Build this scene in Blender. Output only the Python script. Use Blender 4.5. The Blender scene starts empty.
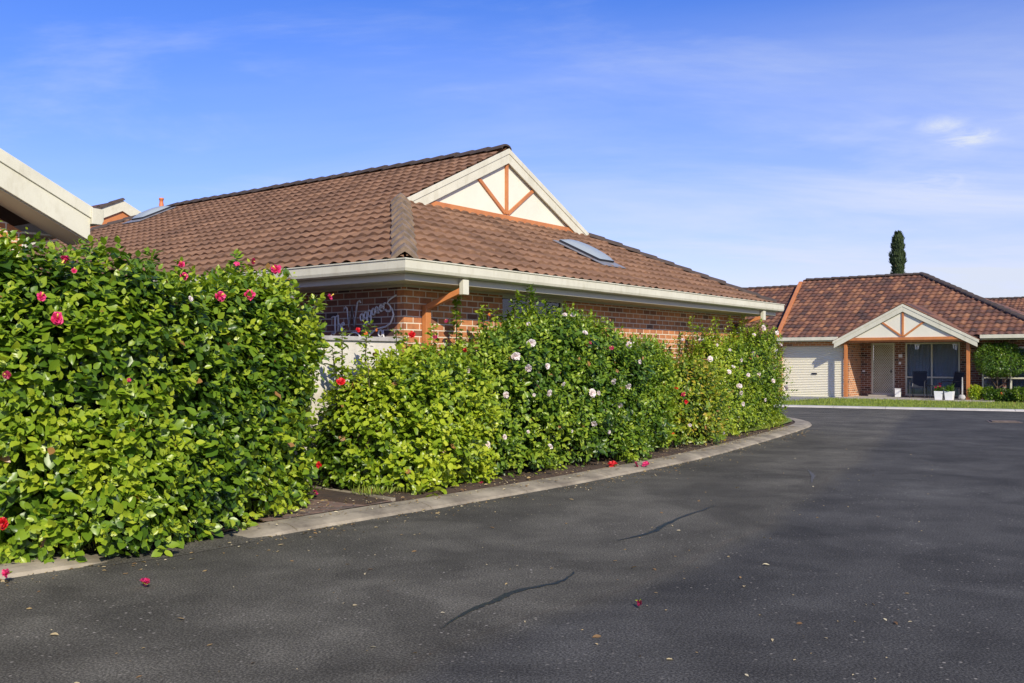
import bpy, bmesh, math, random
import numpy as np
from mathutils import Vector, Matrix
R = math.radians
random.seed(7); rng = np.random.default_rng(7)
scene = bpy.context.scene
col = scene.collection

# ---------------------------------------------------------------- camera, sky, sun, exposure
CH, F, HY = 1.5, 940.0, 360.0
cam_d = bpy.data.cameras.new('camera'); cam = bpy.data.objects.new('camera', cam_d); col.objects.link(cam)
cam.location = (0, 0, CH); cam.rotation_euler = (R(90), 0, 0)
cam_d.sensor_width = 36; cam_d.lens = F/1024*36; cam_d.shift_y = (HY-341.5)/1024
cam_d.clip_start = .1; cam_d.clip_end = 3000
scene.camera = cam
SUN_H = Vector((.32, -.947)).normalized(); EL = R(33)
sdir = Vector((SUN_H.x*math.cos(EL), SUN_H.y*math.cos(EL), math.sin(EL)))
w = bpy.data.worlds.new('World'); scene.world = w; w.use_nodes = True
nt = w.node_tree; nt.nodes.clear()
def N(t, ty, **kw):
    n = t.nodes.new(ty)
    for k, v in kw.items():
        if k in n.inputs: n.inputs[k].default_value = v
        else: setattr(n, k, v)
    return n
sky = N(nt, 'ShaderNodeTexSky', sky_type='NISHITA', sun_disc=False, sun_elevation=EL,
        sun_rotation=math.atan2(SUN_H.x, SUN_H.y), air_density=1.0, dust_density=.3, ozone_density=3.0, altitude=50)
bg = N(nt, 'ShaderNodeBackground', Strength=.15); wo = N(nt, 'ShaderNodeOutputWorld')
tc = N(nt, 'ShaderNodeTexCoord'); sep = N(nt, 'ShaderNodeSeparateXYZ')
nt.links.new(tc.outputs['Generated'], sep.inputs[0])
def ramp(t, stops, src=None, interp='LINEAR'):
    r = t.nodes.new('ShaderNodeValToRGB'); r.color_ramp.interpolation = interp
    el = r.color_ramp.elements
    el[0].position, el[0].color = stops[0][0], (*stops[0][1], 1)
    el[1].position, el[1].color = stops[-1][0], (*stops[-1][1], 1)
    for p, c in stops[1:-1]:
        e = el.new(p); e.color = (*c, 1)
    if src is not None: t.links.new(src, r.inputs[0])
    return r
g1 = lambda v: (v, v, v)
# clouds live on a high flat layer: direction / height
zz = N(nt, 'ShaderNodeMath', operation='MAXIMUM'); nt.links.new(sep.outputs[2], zz.inputs[0]); zz.inputs[1].default_value = 0.0
za = N(nt, 'ShaderNodeMath', operation='ADD'); nt.links.new(zz.outputs[0], za.inputs[0]); za.inputs[1].default_value = .16
dx = N(nt, 'ShaderNodeMath', operation='DIVIDE'); nt.links.new(sep.outputs[0], dx.inputs[0]); nt.links.new(za.outputs[0], dx.inputs[1])
dy = N(nt, 'ShaderNodeMath', operation='DIVIDE'); nt.links.new(sep.outputs[1], dy.inputs[0]); nt.links.new(za.outputs[0], dy.inputs[1])
cb = N(nt, 'ShaderNodeCombineXYZ'); nt.links.new(dx.outputs[0], cb.inputs[0]); nt.links.new(dy.outputs[0], cb.inputs[1])
def cloud(loc, rot, scl, scale, lo, hi, dist=1.2, detail=8):
    m = N(nt, 'ShaderNodeMapping'); m.inputs['Location'].default_value = loc; m.inputs['Rotation'].default_value = (0, 0, R(rot)); m.inputs['Scale'].default_value = scl
    nt.links.new(cb.outputs[0], m.inputs[0])
    n = N(nt, 'ShaderNodeTexNoise', Scale=scale, Detail=detail, Roughness=.6, Distortion=dist)
    nt.links.new(m.outputs[0], n.inputs['Vector'])
    return ramp(nt, [(lo, g1(0)), (hi, g1(1))], n.outputs[0], 'EASE')
c1 = cloud((3.1, 1.2, 0), 20, (.45, 1.2, 1), 1.3, .34, .72, .6)
c2 = cloud((0.4, 5.3, 0), 35, (.7, 1.3, 1), 1.6, .50, .80, .5, 12)
# more veil to the right and near the horizon
vx = N(nt, 'ShaderNodeMapRange'); nt.links.new(sep.outputs[0], vx.inputs[0])
for i, v in zip((1, 2, 3, 4), (-.35, .45, .14, 1.0)): vx.inputs[i].default_value = v
vz = N(nt, 'ShaderNodeMapRange'); nt.links.new(sep.outputs[2], vz.inputs[0])
for i, v in zip((1, 2, 3, 4), (.05, .36, 1.15, .0)): vz.inputs[i].default_value = v
vv = N(nt, 'ShaderNodeMath', operation='MULTIPLY'); nt.links.new(vx.outputs[0], vv.inputs[0]); nt.links.new(vz.outputs[0], vv.inputs[1])
ca = N(nt, 'ShaderNodeMath', operation='MULTIPLY_ADD'); nt.links.new(c1.outputs[0], ca.inputs[0]); ca.inputs[1].default_value = .80; ca.inputs[2].default_value = .44
cm = N(nt, 'ShaderNodeMath', operation='MULTIPLY'); nt.links.new(ca.outputs[0], cm.inputs[0]); nt.links.new(vv.outputs[0], cm.inputs[1])
cp = N(nt, 'ShaderNodeMath', operation='MULTIPLY_ADD'); nt.links.new(c2.outputs[0], cp.inputs[0]); cp.inputs[1].default_value = .26; nt.links.new(cm.outputs[0], cp.inputs[2]); cp.use_clamp = True
pf_n = N(nt, 'ShaderNodeTexNoise', Scale=9.0, Detail=8, Roughness=.65, Distortion=.8); nt.links.new(cb.outputs[0], pf_n.inputs['Vector'])
pf_r = ramp(nt, [(.36, g1(0)), (.68, g1(1))], pf_n.outputs[0])
for (px_, py_, rr_, st_) in ((1.165, 2.392, .11, .75), (1.06, 2.325, .09, .6), (1.25, 2.75, .20, .3)):
    vd = N(nt, 'ShaderNodeVectorMath', operation='DISTANCE'); nt.links.new(cb.outputs[0], vd.inputs[0]); vd.inputs[1].default_value = (px_, py_, 0)
    mr_ = N(nt, 'ShaderNodeMapRange', interpolation_type='SMOOTHSTEP'); nt.links.new(vd.outputs['Value'], mr_.inputs[0])
    for i, v in zip((1, 2, 3, 4), (0, rr_, st_, 0)): mr_.inputs[i].default_value = v
    m_ = N(nt, 'ShaderNodeMath', operation='MULTIPLY_ADD'); nt.links.new(mr_.outputs[0], m_.inputs[0]); nt.links.new(pf_r.outputs[0], m_.inputs[1]); nt.links.new(cp.outputs[0], m_.inputs[2]); m_.use_clamp = True; cp = m_
hs = N(nt, 'ShaderNodeHueSaturation', Saturation=1.3, Value=1.0); nt.links.new(sky.outputs[0], hs.inputs['Color'])
tint = N(nt, 'ShaderNodeMix', data_type='RGBA', blend_type='MULTIPLY'); tint.inputs[0].default_value = 1
nt.links.new(hs.outputs[0], tint.inputs[6]); tint.inputs[7].default_value = (.88, .665, 1.0, 1)
cmix = N(nt, 'ShaderNodeMix', data_type='RGBA'); nt.links.new(cp.outputs[0], cmix.inputs[0]); nt.links.new(tint.outputs[2], cmix.inputs[6])
cmix.inputs[7].default_value = (3.9, 4.25, 5.1, 1)
nt.links.new(cmix.outputs[2], bg.inputs[0]); nt.links.new(bg.outputs[0], wo.inputs[0])
sl = bpy.data.lights.new('sun', 'SUN'); sl.energy = 4.3; sl.angle = R(.5); sl.color = (1, .92, .78)
so = bpy.data.objects.new('sun', sl); col.objects.link(so); so.rotation_euler = sdir.to_track_quat('Z', 'Y').to_euler()
scene.view_settings.view_transform = 'Standard'; scene.view_settings.look = 'None'
scene.view_settings.exposure = 0.30; scene.view_settings.gamma = 1; scene.view_settings.use_curve_mapping = False
scene.cycles.max_bounces = 8; scene.cycles.transparent_max_bounces = 12

# ---------------------------------------------------------------- materials
def mat(name, color, rough=.6, spec=.5, noise=None, bump=None, vary=None, metallic=0, coat=0):
    """noise=(scale, amount, dark colour)  bump=(scale, distance)"""
    m = bpy.data.materials.new(name); m.use_nodes = True; t = m.node_tree
    b = t.nodes['Principled BSDF']; b.inputs['Roughness'].default_value = rough
    b.inputs['Specular IOR Level'].default_value = spec; b.inputs['Metallic'].default_value = metallic
    b.inputs['Coat Weight'].default_value = coat
    b.inputs['Base Color'].default_value = (*color, 1)
    co = N(t, 'ShaderNodeTexCoord')
    if noise:
        n = N(t, 'ShaderNodeTexNoise', Scale=noise[0], Detail=6, Roughness=.65); t.links.new(co.outputs['Object'], n.inputs['Vector'])
        r = ramp(t, [(.35, noise[2]), (.35+noise[1], color)], n.outputs[0]); t.links.new(r.outputs[0], b.inputs['Base Color'])
    if bump:
        n = N(t, 'ShaderNodeTexNoise', Scale=bump[0], Detail=5); t.links.new(co.outputs['Object'], n.inputs['Vector'])
        bp = N(t, 'ShaderNodeBump', Strength=.6, Distance=bump[1]); t.links.new(n.outputs[0], bp.inputs['Height']); t.links.new(bp.outputs[0], b.inputs['Normal'])
    return m
CREAM = mat('cream_paint', (.67, .65, .50), .5, noise=(2.5, .3, (.59, .57, .43)), bump=(60, .0008))
def grime(m):
    t = m.node_tree; b = t.nodes['Principled BSDF']; src = b.inputs['Base Color'].links[0].from_socket
    co = N(t, 'ShaderNodeTexCoord'); mp_ = N(t, 'ShaderNodeMapping'); mp_.inputs['Scale'].default_value = (3.2, 3.2, 1.1); t.links.new(co.outputs['Object'], mp_.inputs[0])
    n = N(t, 'ShaderNodeTexNoise', Scale=2.4, Detail=8, Roughness=.7); t.links.new(mp_.outputs[0], n.inputs['Vector']); rr = ramp(t, [(.36, (.66, .62, .52)), (.5, g1(1)), (1, g1(1))], n.outputs[0])
    mx = N(t, 'ShaderNodeMix', data_type='RGBA', blend_type='MULTIPLY'); mx.inputs[0].default_value = .3; t.links.new(src, mx.inputs[6]); t.links.new(rr.outputs[0], mx.inputs[7]); t.links.new(mx.outputs[2], b.inputs['Base Color'])
grime(CREAM)
PANEL = mat('cream_panel', (.76, .73, .58), .6, noise=(1.2, .3, (.70, .67, .53)))
SOFF = mat('soffit_paint', (.55, .51, .38), .7)
ORANGE = mat('terracotta_paint', (.56, .215, .065), .45, noise=(3, .3, (.45, .16, .05)), bump=(90, .0008))
FENCE = mat('pale_render', (.74, .70, .60), .8, noise=(3, .35, (.58, .54, .45)), bump=(25, .004))
CAPM = mat('fence_cap', (.48, .46, .43), .8, noise=(8, .3, (.33, .31, .28)))
CONC = mat('concrete', (.37, .32, .225), .9, noise=(2.2, .3, (.16, .135, .095)), bump=(70, .003))
CONC2 = mat('pale_concrete', (.58, .55, .48), .9, noise=(2.5, .4, (.44, .41, .35)), bump=(70, .003))
GREYC = mat('drive_concrete', (.27, .27, .27), .9, noise=(3, .4, (.20, .20, .20)), bump=(70, .003))
WHITE = mat('white_glaze', (.82, .82, .80), .35)
DARK = mat('dark_metal', (.03, .032, .04), .4)
SLING = mat('dark_sling_fabric', (.022, .026, .036), .8, bump=(300, .001))
WIRE = mat('white_wrought_wire', (.68, .66, .62), .5)
TRUNK = mat('bark', (.12, .085, .055), .9, noise=(9, .3, (.06, .04, .028)), bump=(30, .01))
TWIG = mat('twig', (.10, .085, .04), .8, noise=(12, .3, (.06, .045, .025)))
SOIL = mat('soil', (.085, .052, .03), 1, noise=(7, .4, (.04, .026, .016)), bump=(18, .05))
RED_T = mat('terracotta_pipe', (.55, .17, .06), .6)
LEAD = mat('grey_flashing', (.25, .26, .27), .5, noise=(6, .3, (.18, .18, .19)))
DOME = mat('skylight_acrylic', (.30, .345, .36), .38, .5)
IRON = mat('rusty_iron', (.17, .13, .10), .8, noise=(14, .3, (.09, .07, .055)), bump=(40, .006))
BLIND = mat('grey_blind', (.70, .76, .82), .9)
CURT = mat('curtain', (.33, .37, .42), .9)
ROOM = mat('dark_room', (.03, .03, .03), .9)
STONE = mat('doorstep_concrete', (.42, .38, .32), .9, noise=(4, .3, (.32, .29, .24)))

def glass_mat():
    m = bpy.data.materials.new('window_glass'); m.use_nodes = True; t = m.node_tree; t.nodes.clear()
    o = N(t, 'ShaderNodeOutputMaterial'); tr = N(t, 'ShaderNodeBsdfTransparent'); tr.inputs[0].default_value = (.75, .79, .81, 1)
    gl = N(t, 'ShaderNodeBsdfGlossy', Roughness=.02); fr = N(t, 'ShaderNodeFresnel', IOR=1.5)
    ad = N(t, 'ShaderNodeMath', operation='MULTIPLY_ADD'); t.links.new(fr.outputs[0], ad.inputs[0]); ad.inputs[1].default_value = 1.2; ad.inputs[2].default_value = .03; ad.use_clamp = True
    mx = N(t, 'ShaderNodeMixShader'); t.links.new(ad.outputs[0], mx.inputs[0]); t.links.new(tr.outputs[0], mx.inputs[1]); t.links.new(gl.outputs[0], mx.inputs[2]); t.links.new(mx.outputs[0], o.inputs[0])
    return m
GLASS = glass_mat()

def brick_mat(name, c1, c2, mort, dark):
    m = bpy.data.materials.new(name); m.use_nodes = True; t = m.node_tree; b = t.nodes['Principled BSDF']
    uv = N(t, 'ShaderNodeUVMap')
    br = N(t, 'ShaderNodeTexBrick', Scale=1.0); br.inputs['Color1'].default_value = (0, 0, 0, 1); br.inputs['Color2'].default_value = (1, 1, 1, 1)
    br.inputs['Mortar'].default_value = (.5, .5, .5, 1)
    br.inputs['Brick Width'].default_value = .24; br.inputs['Row Height'].default_value = .086; br.inputs['Mortar Size'].default_value = .0078
    br.inputs['Mortar Smooth'].default_value = .15; br.inputs['Bias'].default_value = 0
    t.links.new(uv.outputs[0], br.inputs['Vector'])
    cr = ramp(t, [(0, dark), (.22, c2), (.5, c1), (.78, tuple(v*1.15 for v in c1)), (1, tuple(a*.5+b_*.5 for a, b_ in zip(c1, c2)))], br.outputs['Color'])
    no = N(t, 'ShaderNodeTexNoise', Scale=9, Detail=6, Roughness=.7); t.links.new(uv.outputs[0], no.inputs['Vector'])
    mx = N(t, 'ShaderNodeMix', data_type='RGBA', blend_type='MULTIPLY'); r2 = ramp(t, [(.3, g1(.6)), (.65, g1(1.15))], no.outputs[0])
    mx.inputs[0].default_value = .8; t.links.new(cr.outputs[0], mx.inputs[6]); t.links.new(r2.outputs[0], mx.inputs[7])
    m2 = N(t, 'ShaderNodeMix', data_type='RGBA'); t.links.new(br.outputs['Fac'], m2.inputs[0]); t.links.new(mx.outputs[2], m2.inputs[6]); m2.inputs[7].default_value = (*mort, 1)
    t.links.new(m2.outputs[2], b.inputs['Base Color']); b.inputs['Roughness'].default_value = .9
    inv = N(t, 'ShaderNodeMath', operation='MULTIPLY_ADD'); t.links.new(br.outputs['Fac'], inv.inputs[0]); inv.inputs[1].default_value = -1; t.links.new(no.outputs[0], inv.inputs[2])
    bp = N(t, 'ShaderNodeBump', Strength=.7, Distance=.008); t.links.new(inv.outputs[0], bp.inputs['Height']); t.links.new(bp.outputs[0], b.inputs['Normal'])
    return m
BRICK = brick_mat('brick', (.50, .20, .075), (.40, .15, .06), (.72, .62, .46), (.16, .08, .05))
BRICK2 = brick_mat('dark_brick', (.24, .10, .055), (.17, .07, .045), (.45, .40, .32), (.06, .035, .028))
PAVER = brick_mat('brick_paver', (.20, .12, .085), (.16, .10, .075), (.20, .17, .13), (.11, .075, .06))

def tile_mat(name, stops, streak):
    m = bpy.data.materials.new(name); m.use_nodes = True; t = m.node_tree; b = t.nodes['Principled BSDF']
    uv = N(t, 'ShaderNodeUVMap'); fl = N(t, 'ShaderNodeVectorMath', operation='FLOOR'); t.links.new(uv.outputs[0], fl.inputs[0])
    wn = N(t, 'ShaderNodeTexWhiteNoise', noise_dimensions='2D'); t.links.new(fl.outputs[0], wn.inputs['Vector'])
    cr = ramp(t, stops, wn.outputs['Value'])
    tcn = N(t, 'ShaderNodeTexCoord')
    no = N(t, 'ShaderNodeTexNoise', Scale=streak, Detail=7, Roughness=.7); t.links.new(tcn.outputs['Object'], no.inputs['Vector'])
    r2 = ramp(t, [(.3, g1(.62)), (.5, g1(.95)), (.72, g1(1.15))], no.outputs[0])
    mx = N(t, 'ShaderNodeMix', data_type='RGBA', blend_type='MULTIPLY'); mx.inputs[0].default_value = .85
    t.links.new(cr.outputs[0], mx.inputs[6]); t.links.new(r2.outputs[0], mx.inputs[7])
    n3 = N(t, 'ShaderNodeTexNoise', Scale=45, Detail=4); t.links.new(tcn.outputs['Object'], n3.inputs['Vector'])
    r3 = ramp(t, [(.62, g1(0)), (.72, g1(1))], n3.outputs[0])
    m2 = N(t, 'ShaderNodeMix', data_type='RGBA'); m3 = N(t, 'ShaderNodeMath', operation='MULTIPLY'); t.links.new(r3.outputs[0], m3.inputs[0]); m3.inputs[1].default_value = .35
    t.links.new(m3.outputs[0], m2.inputs[0]); t.links.new(mx.outputs[2], m2.inputs[6]); m2.inputs[7].default_value = (.16, .15, .12, 1)
    t.links.new(m2.outputs[2], b.inputs['Base Color']); b.inputs['Roughness'].default_value = .85
    bp = N(t, 'ShaderNodeBump', Strength=.5, Distance=.004); t.links.new(n3.outputs[0], bp.inputs['Height']); t.links.new(bp.outputs[0], b.inputs['Normal'])
    return m
TILE = tile_mat('roof_tile', [(0, (.165, .088, .046)), (.5, (.215, .115, .060)), (1, (.265, .145, .076))], .9)
TILE2 = tile_mat('mottled_roof_tile', [(0, (.075, .042, .032)), (.3, (.13, .06, .038)), (.6, (.20, .088, .048)), (.85, (.30, .14, .065)), (1, (.11, .06, .042))], 1.4)
CAP = mat('weathered_ridge_tile', (.33, .235, .15), .9, noise=(7, .35, (.15, .115, .08)), bump=(35, .006))
CAPD = mat('dark_ridge_tile', (.085, .06, .048), .9, noise=(7, .35, (.05, .038, .03)), bump=(35, .006))

def leaf_mat(name, stops, rough=.36, trans=.34):
    m = bpy.data.materials.new(name); m.use_nodes = True; t = m.node_tree; b = t.nodes['Principled BSDF']; o = t.nodes['Material Output']
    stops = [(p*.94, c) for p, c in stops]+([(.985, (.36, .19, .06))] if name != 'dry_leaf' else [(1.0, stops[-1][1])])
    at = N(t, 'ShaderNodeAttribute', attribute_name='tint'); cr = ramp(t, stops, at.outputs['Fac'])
    t.links.new(cr.outputs[0], b.inputs['Base Color']); b.inputs['Roughness'].default_value = rough; b.inputs['Specular IOR Level'].default_value = .5
    tl = N(t, 'ShaderNodeBsdfTranslucent'); mu = N(t, 'ShaderNodeMix', data_type='RGBA', blend_type='MULTIPLY'); mu.inputs[0].default_value = 1
    t.links.new(cr.outputs[0], mu.inputs[6]); mu.inputs[7].default_value = (1.3, 1.25, .5, 1); t.links.new(mu.outputs[2], tl.inputs[0])
    mx = N(t, 'ShaderNodeMixShader'); mx.inputs[0].default_value = trans; t.links.new(b.outputs[0], mx.inputs[1]); t.links.new(tl.outputs[0], mx.inputs[2]); t.links.new(mx.outputs[0], o.inputs[0])
    return m
LEAF_A = leaf_mat('hibiscus_leaf', [(0, (.025, .065, .009)), (.35, (.075, .16, .013)), (.65, (.21, .33, .02)), (1, (.42, .50, .035))])
LEAF_B = leaf_mat('lime_hibiscus_leaf', [(0, (.04, .09, .010)), (.3, (.14, .24, .015)), (.6, (.32, .43, .025)), (1, (.50, .56, .04))])
LEAF_C = leaf_mat('deep_green_leaf', [(0, (.022, .060, .010)), (.35, (.065, .14, .015)), (.7, (.17, .28, .022)), (1, (.36, .46, .04))])
LEAF_D = leaf_mat('yellow_green_leaf', [(0, (.03, .075, .012)), (.4, (.15, .25, .02)), (.8, (.38, .42, .03)), (1, (.5, .36, .05))])
LEAF_E = leaf_mat('rose_leaf', [(0, (.03, .075, .010)), (.35, (.11, .20, .015)), (.7, (.27, .38, .025)), (1, (.42, .50, .045))])
LEAF_T = leaf_mat('small_tree_leaf', [(0, (.02, .055, .012)), (.5, (.06, .14, .018)), (1, (.20, .32, .03))])
LEAF_CY = leaf_mat('cypress_leaf', [(0, (.018, .038, .014)), (.6, (.045, .075, .02)), (1, (.09, .13, .03))], .7, .1)
GRASSM = leaf_mat('grass_blade', [(0, (.10, .16, .015)), (.6, (.24, .32, .03)), (1, (.42, .42, .08))], .6, .3)
LITTER = leaf_mat('dry_leaf', [(0, (.18, .10, .04)), (.5, (.42, .30, .12)), (1, (.62, .55, .35))], .8, .15)

def petal_mat(name, c, c2, rough=.5):
    m = bpy.data.materials.new(name); m.use_nodes = True; t = m.node_tree; b = t.nodes['Principled BSDF']; o = t.nodes['Material Output']
    tcn = N(t, 'ShaderNodeTexCoord'); n = N(t, 'ShaderNodeTexNoise', Scale=30, Detail=3); t.links.new(tcn.outputs['Object'], n.inputs['Vector'])
    cr = ramp(t, [(.35, c2), (.6, c)], n.outputs[0]); t.links.new(cr.outputs[0], b.inputs['Base Color']); b.inputs['Roughness'].default_value = rough
    tl = N(t, 'ShaderNodeBsdfTranslucent'); t.links.new(cr.outputs[0], tl.inputs[0]); mx = N(t, 'ShaderNodeMixShader'); mx.inputs[0].default_value = .3
    t.links.new(b.outputs[0], mx.inputs[1]); t.links.new(tl.outputs[0], mx.inputs[2]); t.links.new(mx.outputs[0], o.inputs[0]); return m
P_PINK = petal_mat('pink_petal', (.86, .06, .24), (.62, .02, .10))
P_RED = petal_mat('red_petal', (.75, .015, .02), (.5, .006, .012))
P_WHITE = petal_mat('white_petal', (.90, .84, .80), (.86, .72, .68))
P_MAG = petal_mat('crimson_petal', (.42, .015, .08), (.22, .008, .03))
P_YEL = mat('yellow_stamen', (.8, .55, .08), .7)
P_ORG = petal_mat('orange_petal', (.8, .2, .03), (.6, .1, .02))

def asphalt_mat():
    m = bpy.data.materials.new('asphalt'); m.use_nodes = True; t = m.node_tree; b = t.nodes['Principled BSDF']
    tcn = N(t, 'ShaderNodeTexCoord'); P = tcn.outputs['Object']
    def noise(s, d=6, ro=.6, vec=None, dist=0):
        n = N(t, 'ShaderNodeTexNoise', Scale=s, Detail=d, Roughness=ro, Distortion=dist); t.links.new(vec or P, n.inputs['Vector']); return n.outputs[0]
    # two pours of asphalt meet at a seam: seam line through S1, S2
    sp = N(t, 'ShaderNodeSeparateXYZ'); t.links.new(P, sp.inputs[0])
    wob = noise(.35, 3)
    # seam: x - f(y); points (0.0,4.4) (1.5,6.9) (4.8,12.8) (9.9,23.5)
    fc = N(t, 'ShaderNodeFloatCurve'); mr = N(t, 'ShaderNodeMapRange'); t.links.new(sp.outputs[1], mr.inputs[0]); mr.inputs[1].default_value = 0; mr.inputs[2].default_value = 30
    t.links.new(mr.outputs[0], fc.inputs['Value']); cu = fc.mapping.curves[0]
    pts = [(0, -2.6), (4.4, -.35), (6.9, 1.5), (12.8, 4.75), (23.5, 9.95), (30, 13.2)]
    cu.points[0].location = (0, (pts[0][1]+5)/20); cu.points[1].location = (1, (pts[-1][1]+5)/20)
    for y, x in pts[1:-1]: cu.points.new(y/30, (x+5)/20)
    fc.mapping.update()
    sx = N(t, 'ShaderNodeMath', operation='MULTIPLY_ADD'); t.links.new(fc.outputs[0], sx.inputs[0]); sx.inputs[1].default_value = -20; sx.inputs[2].default_value = 5
    ss = N(t, 'ShaderNodeMath', operation='ADD'); t.links.new(sp.outputs[0], ss.inputs[0]); t.links.new(sx.outputs[0], ss.inputs[1])
    s2 = N(t, 'ShaderNodeMath', operation='MULTIPLY_ADD'); t.links.new(wob, s2.inputs[0]); s2.inputs[1].default_value = .8; t.links.new(ss.outputs[0], s2.inputs[2])
    side = ramp(t, [(0, g1(0)), (1, g1(1))], None, 'EASE'); sm = N(t, 'ShaderNodeMapRange'); t.links.new(s2.outputs[0], sm.inputs[0]); sm.inputs[1].default_value = .05; sm.inputs[2].default_value = .45
    t.links.new(sm.outputs[0], side.inputs[0])
    line = N(t, 'ShaderNodeMath', operation='COMPARE'); t.links.new(s2.outputs[0], line.inputs[0]); line.inputs[1].default_value = .12; line.inputs[2].default_value = .03
    big = noise(.30, 5, .55); mid = noise(1.6, 6, .65); fine = noise(75, 3, .7); fin2 = noise(190, 2, .6)
    ca_ = ramp(t, [(.36, (.068, .064, .049)), (.5, (.092, .086, .066)), (.66, (.118, .110, .084))], big)
    cb_ = ramp(t, [(.36, (.048, .047, .041)), (.5, (.061, .059, .051)), (.66, (.076, .074, .064))], big)
    mx = N(t, 'ShaderNodeMix', data_type='RGBA'); t.links.new(side.outputs[0], mx.inputs[0]); t.links.new(ca_.outputs[0], mx.inputs[6]); t.links.new(cb_.outputs[0], mx.inputs[7])
    ml = N(t, 'ShaderNodeMix', data_type='RGBA'); lf = N(t, 'ShaderNodeMath', operation='MULTIPLY'); t.links.new(line.outputs[0], lf.inputs[0]); t.links.new(mid, lf.inputs[1])
    t.links.new(lf.outputs[0], ml.inputs[0]); t.links.new(mx.outputs[2], ml.inputs[6]); ml.inputs[7].default_value = (.085, .076, .058, 1)
    pa_ = N(t, 'ShaderNodeTexNoise', Scale=.55, Detail=2, Distortion=1.5); t.links.new(P, pa_.inputs['Vector'])
    rp = ramp(t, [(.40, g1(.74)), (.47, g1(1.0)), (.58, g1(1.0)), (.64, g1(1.22))], pa_.outputs[0]); mp = N(t, 'ShaderNodeMix', data_type='RGBA', blend_type='MULTIPLY'); mp.inputs[0].default_value = .75
    t.links.new(ml.outputs[2], mp.inputs[6]); t.links.new(rp.outputs[0], mp.inputs[7])
    r1 = ramp(t, [(.34, g1(.72)), (.66, g1(1.28))], mid); m1 = N(t, 'ShaderNodeMix', data_type='RGBA', blend_type='MULTIPLY'); m1.inputs[0].default_value = .8
    t.links.new(mp.outputs[2], m1.inputs[6]); t.links.new(r1.outputs[0], m1.inputs[7])
    r2 = ramp(t, [(.36, g1(.35)), (.5, g1(.95)), (.62, g1(2.1))], fine); m2 = N(t, 'ShaderNodeMix', data_type='RGBA', blend_type='MULTIPLY'); m2.inputs[0].default_value = .8
    t.links.new(m1.outputs[2], m2.inputs[6]); t.links.new(r2.outputs[0], m2.inputs[7])
    # pale exposed stones
    vo = N(t, 'ShaderNodeTexVoronoi', Scale=21, Randomness=1.0); t.links.new(P, vo.inputs['Vector'])
    dots = ramp(t, [(.10, g1(1)), (.22, g1(0))], vo.outputs['Distance'])
    sc = N(t, 'ShaderNodeSeparateColor'); t.links.new(vo.outputs['Color'], sc.inputs[0])
    pick = ramp(t, [(.60, g1(0)), (.68, g1(1))], sc.outputs[0]); pat = ramp(t, [(.42, g1(0)), (.62, g1(1))], noise(.7, 3))
    d1 = N(t, 'ShaderNodeMath', operation='MULTIPLY'); t.links.new(dots.outputs[0], d1.inputs[0]); t.links.new(pick.outputs[0], d1.inputs[1])
    d2 = N(t, 'ShaderNodeMath', operation='MULTIPLY'); t.links.new(d1.outputs[0], d2.inputs[0]); t.links.new(pat.outputs[0], d2.inputs[1])
    m4 = N(t, 'ShaderNodeMix', data_type='RGBA'); t.links.new(d2.outputs[0], m4.inputs[0]); t.links.new(m2.outputs[2], m4.inputs[6]); m4.inputs[7].default_value = (.34, .31, .25, 1)
    t.links.new(m4.outputs[2], b.inputs['Base Color']); b.inputs['Roughness'].default_value = .9; b.inputs['Specular IOR Level'].default_value = .18
    bp = N(t, 'ShaderNodeBump', Strength=.8, Distance=.006); t.links.new(fine, bp.inputs['Height']); t.links.new(bp.outputs[0], b.inputs['Normal'])
    return m
ASPH = asphalt_mat()
TAR = mat('bitumen_crack_filler', (.013, .014, .018), .35)
PAINTSPOT = mat('grey_paint_spill', (.11, .11, .105), .8, noise=(14, .3, (.06, .056, .05)))
LAWN = mat('lawn_soil', (.22, .28, .04), 1, noise=(3, .4, (.14, .19, .03)), bump=(60, .03))

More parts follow.
